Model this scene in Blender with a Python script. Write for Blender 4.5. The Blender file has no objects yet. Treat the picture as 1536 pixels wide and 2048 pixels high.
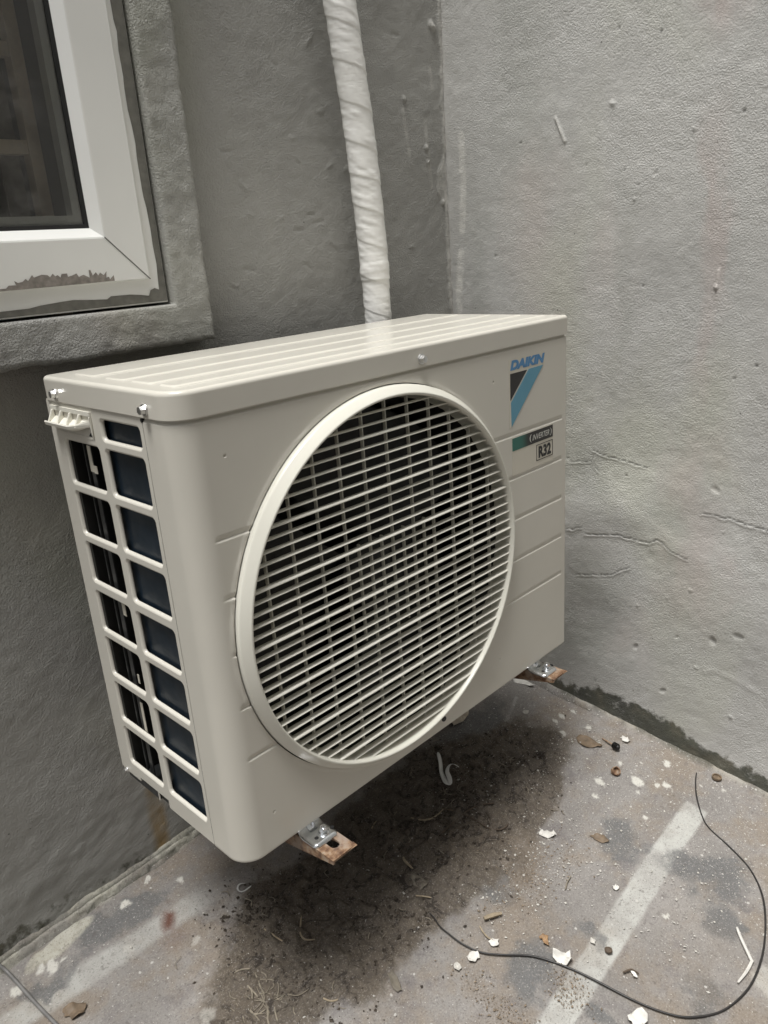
import bpy, bmesh, math, random
import numpy as np
from mathutils import Vector, Matrix

C = bpy.context.scene.collection
scene = bpy.context.scene
rng = random.Random(7)
NR = np.random.RandomState(11)

# ------------------------------------------------------------------ camera, sky, sun, exposure
cam_d = bpy.data.cameras.new('camera')
cam_d.sensor_fit = 'VERTICAL'; cam_d.sensor_height = 24.0
cam_d.lens = 1549.7 / 2048 * 24.0
cam_d.clip_start = 0.02; cam_d.clip_end = 200
cam = bpy.data.objects.new('camera', cam_d); C.objects.link(cam)
cam.location = (-0.35402869, -0.62209522, 0.63799245)
cam.rotation_euler = (math.radians(71.23935), math.radians(3.934375), math.radians(-45.801346))
scene.camera = cam

SUN = Vector((-0.28, -0.05, 1.0)).normalized()
world = bpy.data.worlds.new('World'); scene.world = world
world.use_nodes = True
wn = world.node_tree; wn.nodes.clear()
sky = wn.nodes.new('ShaderNodeTexSky'); sky.sky_type = 'NISHITA'; sky.sun_disc = False
sky.sun_elevation = math.asin(SUN.z); sky.sun_rotation = math.atan2(SUN.x, SUN.y)
sky.air_density = 1.0; sky.dust_density = 4.0; sky.ozone_density = 1.0
hs = wn.nodes.new('ShaderNodeHueSaturation'); hs.inputs['Saturation'].default_value = 0.12
bg = wn.nodes.new('ShaderNodeBackground'); bg.inputs['Strength'].default_value = 0.05
wo = wn.nodes.new('ShaderNodeOutputWorld')
wn.links.new(sky.outputs[0], hs.inputs['Color']); wn.links.new(hs.outputs[0], bg.inputs[0]); wn.links.new(bg.outputs[0], wo.inputs[0])
sun_d = bpy.data.lights.new('sun', 'SUN'); sun_d.energy = 1.5; sun_d.angle = math.radians(22)
sun_d.color = (1.0, 0.99, 0.96)
sun = bpy.data.objects.new('sun', sun_d); C.objects.link(sun)
sun.rotation_euler = (-SUN).to_track_quat('-Z', 'Y').to_euler(); sun.location = (0, 0, 4)
vs = scene.view_settings
vs.view_transform = 'Standard'; vs.look = 'None'; vs.gamma = 1.0; vs.use_curve_mapping = False
vs.exposure = 1.45

# ------------------------------------------------------------------ helpers
def tag(o, label=None, cat=None, group=None, kind=None):
    if label: o['label'] = label
    if cat: o['category'] = cat
    if group: o['group'] = group
    if kind: o['kind'] = kind
    return o

def thing(name, label, cat, loc=(0, 0, 0), group=None):
    o = bpy.data.objects.new(name, None); C.objects.link(o)
    o.location = loc; o.empty_display_size = .05
    return tag(o, label, cat, group)

def link(name, me, mat, parent=None):
    o = bpy.data.objects.new(name, me); C.objects.link(o)
    if mat is not None: me.materials.append(mat)
    if parent is not None:
        o.parent = parent
        if parent.type == 'EMPTY':
            o.matrix_parent_inverse = Matrix.Translation(-Vector(parent.location))
    return o

def mesh_np(name, P, F, mat, parent=None, smooth=True, attrs=None):
    me = bpy.data.meshes.new(name)
    P = np.asarray(P, dtype=np.float32); F = np.asarray(F, dtype=np.int32)
    me.vertices.add(len(P)); me.vertices.foreach_set('co', P.ravel())
    k = F.shape[1]
    me.loops.add(F.size); me.loops.foreach_set('vertex_index', F.ravel())
    me.polygons.add(len(F)); me.polygons.foreach_set('loop_start', np.arange(0, F.size, k, dtype=np.int32))
    try: me.polygons.foreach_set('loop_total', np.full(len(F), k, dtype=np.int32))
    except Exception: pass
    me.update(calc_edges=True); me.validate()
    if attrs:
        for n, a in attrs.items():
            at = me.attributes.new(n, 'FLOAT', 'POINT'); at.data.foreach_set('value', np.asarray(a, dtype=np.float32).ravel())
    me.polygons.foreach_set('use_smooth', np.full(len(me.polygons), smooth, dtype=bool))
    return link(name, me, mat, parent)

def grid_faces(nu, nv, mask=None, flip=False):
    i, j = np.meshgrid(np.arange(nu - 1), np.arange(nv - 1), indexing='ij')
    a = i * nv + j
    F = np.stack([a, a + nv, a + nv + 1, a + 1], -1)
    if flip: F = F[..., ::-1]
    if mask is not None: return F[mask]
    return F.reshape(-1, 4)

def bm_obj(name, bm, mat, parent=None, smooth=False, angle=None):
    bmesh.ops.recalc_face_normals(bm, faces=bm.faces[:])
    me = bpy.data.meshes.new(name)
    if smooth:
        for f in bm.faces: f.smooth = True
        if angle is not None:
            for e in bm.edges:
                if len(e.link_faces) == 2 and e.calc_face_angle(0) > angle: e.smooth = False
    bm.to_mesh(me); bm.free()
    return link(name, me, mat, parent)

def add_box(bm, lo, hi):
    r = bmesh.ops.create_cube(bm, size=1)
    for v in r['verts']:
        v.co = Vector([lo[k] + (v.co[k] + .5) * (hi[k] - lo[k]) for k in range(3)])
    return r['verts']

def add_cyl(bm, p0, p1, r0, r1=None, n=24, caps=True):
    r1 = r0 if r1 is None else r1
    p0 = Vector(p0); p1 = Vector(p1); d = (p1 - p0).normalized()
    a = d.orthogonal().normalized(); b = d.cross(a)
    A = []; B = []
    for k in range(n):
        t = 2 * math.pi * k / n; u = a * math.cos(t) + b * math.sin(t)
        A.append(bm.verts.new(p0 + u * r0)); B.append(bm.verts.new(p1 + u * r1))
    for k in range(n): bm.faces.new((A[k], A[(k + 1) % n], B[(k + 1) % n], B[k]))
    if caps: bm.faces.new(A[::-1]); bm.faces.new(B)

def add_prism(bm, pts, off):
    """closed polygon pts (3D) extruded by vector off"""
    off = Vector(off)
    A = [bm.verts.new(Vector(p)) for p in pts]; B = [bm.verts.new(Vector(p) + off) for p in pts]
    n = len(pts)
    bm.faces.new(A); bm.faces.new(B[::-1])
    for k in range(n): bm.faces.new((A[k], B[k], B[(k + 1) % n], A[(k + 1) % n]))

def loops_mesh(loops, closed=True, cap0=False, cap1=False):
    """list of equal-length 3D loops -> P, F quads (caps as separate list)"""
    n = len(loops[0]); P = np.array(loops, dtype=float).reshape(-1, 3); F = []
    for i in range(len(loops) - 1):
        for k in range(n if closed else n - 1):
            k2 = (k + 1) % n
            F.append((i * n + k, i * n + k2, (i + 1) * n + k2, (i + 1) * n + k))
    return P, np.array(F)

def bm_loops(bm, loops, closed=True, cap0=False, cap1=False):
    V = [[bm.verts.new(Vector(p)) for p in L] for L in loops]; n = len(V[0])
    fs = []
    for i in range(len(V) - 1):
        for k in range(n if closed else n - 1):
            k2 = (k + 1) % n
            fs.append(bm.faces.new((V[i][k], V[i][k2], V[i + 1][k2], V[i + 1][k])))
    if cap0: bm.faces.new(V[0][::-1])
    if cap1: bm.faces.new(V[-1])
    return V, fs

def rrect(x0, x1, y0, y1, r, seg=6):
    """rounded rectangle, r = single or 4 radii (x0y0, x1y0, x1y1, x0y1), counter clockwise"""
    if not isinstance(r, (tuple, list)): r = (r,) * 4
    cs = [(x0 + r[0], y0 + r[0], 180, r[0]), (x1 - r[1], y0 + r[1], 270, r[1]), (x1 - r[2], y1 - r[2], 0, r[2]), (x0 + r[3], y1 - r[3], 90, r[3])]
    o = []
    for cx, cy, a, rr in cs:
        for k in range(seg + 1):
            t = math.radians(a + 90 * k / seg); o.append((cx + rr * math.cos(t), cy + rr * math.sin(t)))
    return o

def tube(path, r, n=8, closed=False, sub=6):
    """smooth Catmull-Rom tube; r scalar or list per control point"""
    P = [Vector(p) for p in path]; R = r if isinstance(r, (list, tuple)) else [r] * len(P)
    pts = []; rad = []
    for i in range(len(P) - 1):
        p0 = P[max(i - 1, 0)]; p1 = P[i]; p2 = P[i + 1]; p3 = P[min(i + 2, len(P) - 1)]
        for k in range(sub):
            t = k / sub
            pts.append(.5 * ((2 * p1) + (p2 - p0) * t + (2 * p0 - 5 * p1 + 4 * p2 - p3) * t * t + (3 * p1 - p0 - 3 * p2 + p3) * t ** 3))
            rad.append(R[i] * (1 - t) + R[i + 1] * t)
    pts.append(P[-1]); rad.append(R[-1])
    loops = []; up = Vector((0, 0, 1)); a = None
    for i, p in enumerate(pts):
        d = (pts[min(i + 1, len(pts) - 1)] - pts[max(i - 1, 0)]).normalized()
        if a is None: a = d.orthogonal().normalized()
        a = (a - d * a.dot(d)).normalized(); b = d.cross(a)
        loops.append([p + (a * math.cos(2 * math.pi * k / n) + b * math.sin(2 * math.pi * k / n)) * rad[i] for k in range(n)])
    return loops

def tube_obj(name, path, r, mat, parent=None, n=8, sub=6):
    bm = bmesh.new(); bm_loops(bm, tube(path, r, n, sub=sub), cap0=True, cap1=True)
    return bm_obj(name, bm, mat, parent, smooth=True, angle=1.0)

# numpy noise
_perm = NR.permutation(512).astype(np.int64); _perm = np.concatenate([_perm, _perm, _perm])
_val = NR.rand(512)
def vnoise(x, y, seed=0):
    xi = np.floor(x).astype(np.int64); yi = np.floor(y).astype(np.int64)
    fx = x - xi; fy = y - yi
    fx = fx * fx * fx * (fx * (fx * 6 - 15) + 10); fy = fy * fy * fy * (fy * (fy * 6 - 15) + 10)
    def h(a, b): return _val[_perm[(_perm[(a + seed * 37) % 512] + b) % 512]]
    return (h(xi, yi) * (1 - fx) + h(xi + 1, yi) * fx) * (1 - fy) + (h(xi, yi + 1) * (1 - fx) + h(xi + 1, yi + 1) * fx) * fy
def fbm(x, y, s, octv=4, seed=0, gain=.5):
    a = 1.; t = 0.; o = 0.
    for k in range(octv):
        o = o + a * vnoise(x * s + 13.7 * k, y * s + 7.1 * k, seed + k); t += a; a *= gain; s *= 2.03
    return o / t
def sstep(a, b, x):
    t = np.clip((x - a) / (b - a), 0, 1); return t * t * (3 - 2 * t)
def seg_dist(x, y, pts):
    """distance to a polyline"""
    d = np.full(np.shape(x), 9.)
    for (x0, y0), (x1, y1) in zip(pts[:-1], pts[1:]):
        dx, dy = x1 - x0, y1 - y0; L = dx * dx + dy * dy + 1e-12
        t = np.clip(((x - x0) * dx + (y - y0) * dy) / L, 0, 1)
        d = np.minimum(d, np.hypot(x - x0 - t * dx, y - y0 - t * dy))
    return d
def axis(fine0, fine1, step, lo, hi, coarse=.1):
    a = np.arange(fine0, fine1 + step * .5, step)
    L = np.arange(fine0 - coarse, lo, -coarse)[::-1] if lo < fine0 - coarse else np.array([])
    R = np.arange(fine1 + coarse, hi, coarse) if hi > fine1 + coarse else np.array([])
    s = [np.array([lo])] if lo < fine0 - 1e-6 else []
    e = [np.array([hi])] if hi > fine1 + 1e-6 else []
    return np.unique(np.round(np.concatenate(s + [L, a, R] + e), 6))

# ------------------------------------------------------------------ materials
def new_mat(name):
    m = bpy.data.materials.new(name); m.use_nodes = True
    nt = m.node_tree; b = nt.nodes['Principled BSDF']
    return m, nt, b
def N(nt, t, **kw):
    n = nt.nodes.new(t)
    for k, v in kw.items():
        if k in n.inputs: n.inputs[k].default_value = v
        else: setattr(n, k, v)
    return n
def coord(nt): return nt.nodes.new('ShaderNodeTexCoord').outputs['Object']
def noise(nt, vec, scale, detail=4, rough=.5, map_scale=None, dist=0.):
    if map_scale is not None:
        mp = N(nt, 'ShaderNodeMapping'); mp.inputs['Scale'].default_value = map_scale; nt.links.new(vec, mp.inputs[0]); vec = mp.outputs[0]
    n = N(nt, 'ShaderNodeTexNoise'); n.inputs['Scale'].default_value = scale; n.inputs['Detail'].default_value = detail; n.inputs['Roughness'].default_value = rough
    n.inputs['Distortion'].default_value = dist
    nt.links.new(vec, n.inputs['Vector']); return n.outputs['Fac']
def ramp(nt, fac, stops):
    r = nt.nodes.new('ShaderNodeValToRGB'); e = r.color_ramp.elements
    while len(e) > 1: e.remove(e[-1])
    e[0].position = stops[0][0]; e[0].color = (*stops[0][1], 1)
    for p, c in stops[1:]:
        q = e.new(p); q.color = (*c, 1)
    nt.links.new(fac, r.inputs[0]); return r.outputs[0]
def framp(nt, fac, a, b, va=0., vb=1.):
    m = N(nt, 'ShaderNodeMapRange', interpolation_type='SMOOTHSTEP')
    m.inputs[1].default_value = a; m.inputs[2].default_value = b; m.inputs[3].default_value = va; m.inputs[4].default_value = vb
    nt.links.new(fac, m.inputs[0]); return m.outputs[0]
def mixc(nt, fac, a, b, mode='MIX'):
    m = nt.nodes.new('ShaderNodeMix'); m.data_type = 'RGBA'; m.blend_type = mode
    for s, v in ((m.inputs['Factor'], fac), (m.inputs['A'], a), (m.inputs['B'], b)):
        pass
    ia = [i for i in m.inputs if i.name == 'A' and i.type == 'RGBA'][0]; ib = [i for i in m.inputs if i.name == 'B' and i.type == 'RGBA'][0]
    fi = [i for i in m.inputs if i.name == 'Factor' and i.type == 'VALUE'][0]
    for s, v in ((fi, fac), (ia, a), (ib, b)):
        if hasattr(v, 'is_linked') or hasattr(v, 'links'): nt.links.new(v, s)
        elif isinstance(v, (int, float)): s.default_value = v
        else: s.default_value = (*v, 1)
    return [o for o in m.outputs if o.type == 'RGBA'][0]
def math_(nt, op, a, b=0.):
    m = N(nt, 'ShaderNodeMath', operation=op)
    for k, v in enumerate((a, b)):
        if isinstance(v, (int, float)): m.inputs[k].default_value = v
        else: nt.links.new(v, m.inputs[k])
    return m.outputs[0]
def attr(nt, name):
    a = nt.nodes.new('ShaderNodeAttribute'); a.attribute_name = name; return a.outputs['Fac']
def bump(nt, h, strength, dist, prev=None):
    b = N(nt, 'ShaderNodeBump'); b.inputs['Strength'].default_value = strength; b.inputs['Distance'].default_value = dist
    nt.links.new(h, b.inputs['Height'])
    if prev is not None: nt.links.new(prev, b.inputs['Normal'])
    return b.outputs[0]
def setb(nt, b, **kw):
    for k, v in kw.items():
        k = k.replace('_', ' ')
        if hasattr(v, 'links'): nt.links.new(v, b.inputs[k])
        elif isinstance(v, tuple) and len(v) == 3: b.inputs[k].default_value = (*v, 1)
        else: b.inputs[k].default_value = v

def simple(name, col, rough=.5, metal=0., var=.12, vscale=40., bscale=None, bstr=.2, bdist=.0005, spec=.5):
    m, nt, b = new_mat(name); v = coord(nt)
    f = noise(nt, v, vscale, 4)
    c = ramp(nt, f, [(.25, tuple(x * (1 - var) for x in col)), (.75, tuple(min(1, x * (1 + var)) for x in col))])
    setb(nt, b, Base_Color=c, Roughness=framp(nt, noise(nt, v, vscale * 2.3, 3), .3, .7, rough * .85, min(1, rough * 1.15)), Metallic=metal)
    b.inputs['Specular IOR Level'].default_value = spec
    if bscale: nt.links.new(bump(nt, noise(nt, v, bscale, 3), bstr, bdist), b.inputs['Normal'])
    return m

def plaster(name, base, fine=1., tex='wall'):
    m, nt, b = new_mat(name); v = coord(nt)
    big = noise(nt, v, 2.6, 4, .55)
    c = ramp(nt, big, [(.25, tuple(x * .86 for x in base)), (.5, base), (.78, tuple(x * 1.12 for x in base))])
    # faint hue blotches: pinkish and greenish old paint
    hue = noise(nt, v, 4.3, 3, .5, (1, 1, .45))
    c = mixc(nt, framp(nt, hue, .56, .70, 0, .55), c, (base[0] * 1.02, base[1] * .93, base[2] * .90))
    hue2 = noise(nt, v, 3.7, 3, .5, (1, 1, .5), .3)
    c = mixc(nt, framp(nt, hue2, .54, .70, 0, .55), c, (base[0] * .97, base[1] * .99, base[2] * .86))
    # vertical wash streaks
    st = noise(nt, v, 7., 5, .6, (1, 1, .13))
    c = mixc(nt, framp(nt, st, .52, .72, 0, .45), c, tuple(x * .76 for x in base))
    c = mixc(nt, framp(nt, st, .44, .28, 0, .35), c, tuple(min(1, x * 1.22) for x in base))
    # speckle in the grain
    sp = noise(nt, v, 330., 3, .6)
    c = mixc(nt, framp(nt, sp, .58, .74, 0, .22), c, tuple(x * 1.35 for x in base))
    c = mixc(nt, framp(nt, sp, .42, .28, 0, .25), c, tuple(x * .62 for x in base))
    # pin holes
    vo = N(nt, 'ShaderNodeTexVoronoi'); vo.inputs['Scale'].default_value = 38.; nt.links.new(v, vo.inputs['Vector'])
    ph = framp(nt, vo.outputs['Distance'], .035, .055, 1, 0)
    ph = math_(nt, 'MULTIPLY', ph, framp(nt, noise(nt, v, 21., 2), .56, .60))
    c = mixc(nt, ph, c, tuple(x * .25 for x in base))
    # stains held in attributes
    mo = attr(nt, 'mold'); mn = noise(nt, v, 60., 5, .65); mn2 = noise(nt, v, 17., 4, .6)
    mm = framp(nt, math_(nt, 'ADD', math_(nt, 'MULTIPLY', mo, .85), math_(nt, 'ADD', math_(nt, 'MULTIPLY', math_(nt, 'SUBTRACT', mn, .5), 1.3), math_(nt, 'MULTIPLY', math_(nt, 'SUBTRACT', mn2, .5), 1.1))), .36, .70)
    mm = math_(nt, 'MULTIPLY', mm, framp(nt, mo, .02, .2))
    mcol = ramp(nt, mn2, [(.3, (.020, .022, .016)), (.5, (.042, .044, .028)), (.68, (.095, .085, .055))])
    c = mixc(nt, math_(nt, 'MULTIPLY', mm, .9), c, mcol)
    c = mixc(nt, math_(nt, 'MULTIPLY', attr(nt, 'rust'), framp(nt, mn2, .25, .6, .25, .85)), c, (.27, .165, .04))
    c = mixc(nt, math_(nt, 'MULTIPLY', attr(nt, 'pale'), framp(nt, mn, .35, .6, .25, .9)), c, (.78, .76, .71))
    c = mixc(nt, math_(nt, 'MULTIPLY', attr(nt, 'pink'), framp(nt, big, .3, .65, .4, 1.)), c, (base[0] * 1.0, base[1] * .86, base[2] * .84))
    c = mixc(nt, math_(nt, 'MULTIPLY', attr(nt, 'dark'), framp(nt, mn2, .3, .65, .45, 1.)), c, (base[0] * .62, base[1] * .64, base[2] * .60))
    c = mixc(nt, math_(nt, 'MULTIPLY', attr(nt, 'crack'), .75), c, tuple(x * .25 for x in base))
    setb(nt, b, Base_Color=c, Roughness=framp(nt, noise(nt, v, 30., 3), .3, .7, .48, .62))
    b.inputs['Specular IOR Level'].default_value = .45
    sm = framp(nt, noise(nt, v, 5., 3), .40, .60, .45, 1.)          # some areas trowelled smoother
    g1 = noise(nt, v, 390., 3, .6, None, .2); g2 = noise(nt, v, 130., 4, .6, None, .3)
    n1 = bump(nt, math_(nt, 'MULTIPLY', g2, sm), .32 * fine, .0026)
    n2 = bump(nt, math_(nt, 'MULTIPLY', g1, sm), .95 * fine, .0024, n1)
    nt.links.new(n2, b.inputs['Normal'])
    return m

M = {}
M['wall'] = plaster('grey wall paint', (.35, .345, .322), 1.35)  # same paint as the side wall, darkened here to carry the wall's shade
M['wall_lit'] = plaster('lit grey wall paint', (.50, .492, .47))  # lighter copy of the same paint, for the wall that catches more light
M['surround'] = plaster('rough grey render', (.38, .375, .355), 1.9)

def ac_paint(name, col, rough=.33):
    m, nt, b = new_mat(name); v = coord(nt)
    f = noise(nt, v, 6., 3); f2 = noise(nt, v, 900., 2)
    c = ramp(nt, f, [(.3, tuple(x * .97 for x in col)), (.7, tuple(min(1, x * 1.03) for x in col))])
    d = noise(nt, v, 28., 5, .65)
    c = mixc(nt, framp(nt, d, .62, .85, 0, .06), c, tuple(x * .75 for x in col))
    setb(nt, b, Base_Color=c, Roughness=rough)
    nt.links.new(bump(nt, f2, .05, .0003), b.inputs['Normal'])
    return m
M['ac'] = ac_paint('ivory enamel', (.61, .585, .52), .2)
M['ac_grille'] = ac_paint('ivory plastic', (.68, .665, .59), .24)
M['ac_handle'] = ac_paint('white plastic', (.74, .72, .64), .4)
M['black_gap'] = simple('dark cavity', (.006, .006, .006), .8)
M['fan'] = simple('fan plastic', (.008, .008, .0075), .5)
M['coil'] = simple('blue coated coil', (.0045, .013, .024), .4, .0, .3, 14.)
M['pan'] = simple('dark grey pan', (.032, .033, .034), .35, 0, .2, 20.)
M['inner'] = simple('inner sheet metal', (.008, .0075, .0065), .5, .0, .2, 20.)
M['zinc'] = simple('zinc plate', (.74, .76, .78), .24, 1., .06, 60.)
M['screw'] = simple('screw steel', (.72, .72, .71), .35, 1., .05, 200.)
M['pvc'] = ac_paint('white window plastic', (.84, .84, .81), .3)
M['gasket'] = simple('black rubber gasket', (.012, .012, .012), .6)
M['smear'] = simple('grey paint smear', (.17, .165, .145), .6, 0, .25, 90., 300., .3)
M['smear_brown'] = simple('peeling brown grey paint', (.25, .225, .20), .7, 0, .35, 160., 350., .5)
M['paper'] = simple('white paper', (.60, .58, .54), .8, 0, .2, 80., 250., .3)
M['leaf'] = simple('dry leaf', (.15, .108, .07), .7, 0, .4, 90., 220., .5)
M['leaf_orange'] = simple('orange leaf', (.27, .165, .085), .7, 0, .3, 120., 220., .5)
M['leaf_grey'] = simple('grey leaf', (.16, .14, .11), .7, 0, .3, 90., 220., .5)
M['twig'] = simple('dry twig', (.30, .245, .17), .8, 0, .35, 150., 300., .5)
M['twig_dark'] = simple('dark twig', (.09, .065, .045), .8, 0, .35, 150., 300., .5)
M['sandy'] = simple('sandy crumbs', (.20, .155, .11), .85, 0, .5, 300.)
M['straw'] = simple('dry straw', (.22, .19, .145), .75, 0, .35, 150.)
M['cable'] = simple('black cable', (.022, .020, .019), .45, 0, .2, 60.)
M['cable_grey'] = simple('grey cable', (.16, .155, .15), .5, 0, .2, 60.)
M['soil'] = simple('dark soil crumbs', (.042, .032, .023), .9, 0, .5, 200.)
M['grit'] = simple('pale grit', (.46, .44, .40), .8, 0, .3, 300.)
M['film'] = simple('white plastic film', (.70, .70, .68), .35, 0, .08, 90., 200., .4)
M['hose'] = simple('ivory hose plastic', (.55, .52, .44), .45, 0, .15, 60.)
M['tape_torn'] = simple('beige torn tape', (.42, .37, .30), .7, 0, .25, 150., 300., .4)
M['blue'] = simple('logo blue', (.11, .31, .43), .35, 0, .04)
M['blue_text'] = simple('lettering blue', (.085, .25, .48), .35, 0, .04)
M['ink'] = simple('black ink', (.014, .013, .014), .35, 0, .1)
M['badge_white'] = simple('white ink', (.60, .60, .56), .35, 0, .05)
M['badge_film'] = simple('clear sticker film', (.62, .585, .50), .22, 0, .03)
M['wood_reflected'] = simple('reflected brown wood', (.75, .62, .46), .5, 0, .3, 12.)
M['panel_reflected'] = simple('reflected brown panel', (.44, .37, .29), .5, 0, .45, 10.)
M['room'] = simple('dim room paint', (.24, .23, .21), .8, 0, .2, 5.)
M['inner_pvc'] = simple('inner window plastic', (.62, .62, .59), .5, 0, .08, 9.)
M['curtain'] = simple('blue grey cloth', (.26, .33, .40), .9, 0, .4, 60.)

def rust_mat():
    m, nt, b = new_mat('rusty painted steel'); v = coord(nt)
    f = noise(nt, v, 95., 6, .68); g = noise(nt, v, 38., 4, .6)
    c = ramp(nt, f, [(.28, (.040, .020, .012)), (.42, (.12, .060, .032)), (.53, (.25, .155, .09)), (.66, (.33, .28, .225)), (.8, (.20, .125, .08))])
    c = mixc(nt, framp(nt, g, .5, .68), c, (.28, .22, .175))
    setb(nt, b, Base_Color=c, Roughness=framp(nt, f, .3, .7, .55, .9))
    nt.links.new(bump(nt, f, .5, .0008), b.inputs['Normal']); return m
M['rust'] = rust_mat()

def badge_grad():
    m, nt, b = new_mat('green to black badge'); v = coord(nt)
    s = N(nt, 'ShaderNodeSeparateXYZ'); nt.links.new(v, s.inputs[0])
    c = ramp(nt, framp(nt, s.outputs[0], .530, .560), [(0, (.020, .135, .105)), (.35, (.020, .115, .09)), (1, (.016, .015, .014))])
    setb(nt, b, Base_Color=c, Roughness=.35); return m
M['badge'] = badge_grad()

def vinyl():
    m, nt, b = new_mat('white wrapping vinyl'); v = coord(nt)
    f = noise(nt, v, 14., 4)
    c = ramp(nt, f, [(.3, (.84, .83, .79)), (.7, (.90, .89, .86))])
    setb(nt, b, Base_Color=c, Roughness=.24)
    h = noise(nt, v, 60., 3, .5, (1, 1, 2.4)); h2 = noise(nt, v, 200., 2, .5, (.12, .12, 1.))
    nt.links.new(bump(nt, h2, .3, .0012, bump(nt, h, .18, .003)), b.inputs['Normal']); return m
M['vinyl'] = vinyl()

def glass():
    m, nt, b = new_mat('window glass'); v = coord(nt)
    setb(nt, b, Base_Color=(.85, .88, .87), Roughness=.02); b.inputs['Transmission Weight'].default_value = 1.; b.inputs['IOR'].default_value = 1.05
    b.inputs['Specular IOR Level'].default_value = .5
    nt.nodes.remove(b)
    out = [n for n in nt.nodes if n.type == 'OUTPUT_MATERIAL'][0]
    t = N(nt, 'ShaderNodeBsdfTransparent'); t.inputs[0].default_value = (.93, .94, .935, 1)
    g = N(nt, 'ShaderNodeBsdfGlossy'); g.inputs['Roughness'].default_value = .03
    d = N(nt, 'ShaderNodeBsdfDiffuse'); d.inputs[0].default_value = (.55, .535, .51, 1)
    fr = N(nt, 'ShaderNodeFresnel'); fr.inputs[0].default_value = 1.5
    mx = N(nt, 'ShaderNodeMixShader'); nt.links.new(fr.outputs[0], mx.inputs[0]); nt.links.new(t.outputs[0], mx.inputs[1]); nt.links.new(g.outputs[0], mx.inputs[2])
    mx2 = N(nt, 'ShaderNodeMixShader'); nt.links.new(framp(nt, noise(nt, v, 25., 5, .7), .45, .85, .035, .16), mx2.inputs[0])
    nt.links.new(mx.outputs[0], mx2.inputs[1]); nt.links.new(d.outputs[0], mx2.inputs[2]); nt.links.new(mx2.outputs[0], out.inputs[0])
    return m
M['glass'] = glass()

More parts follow.
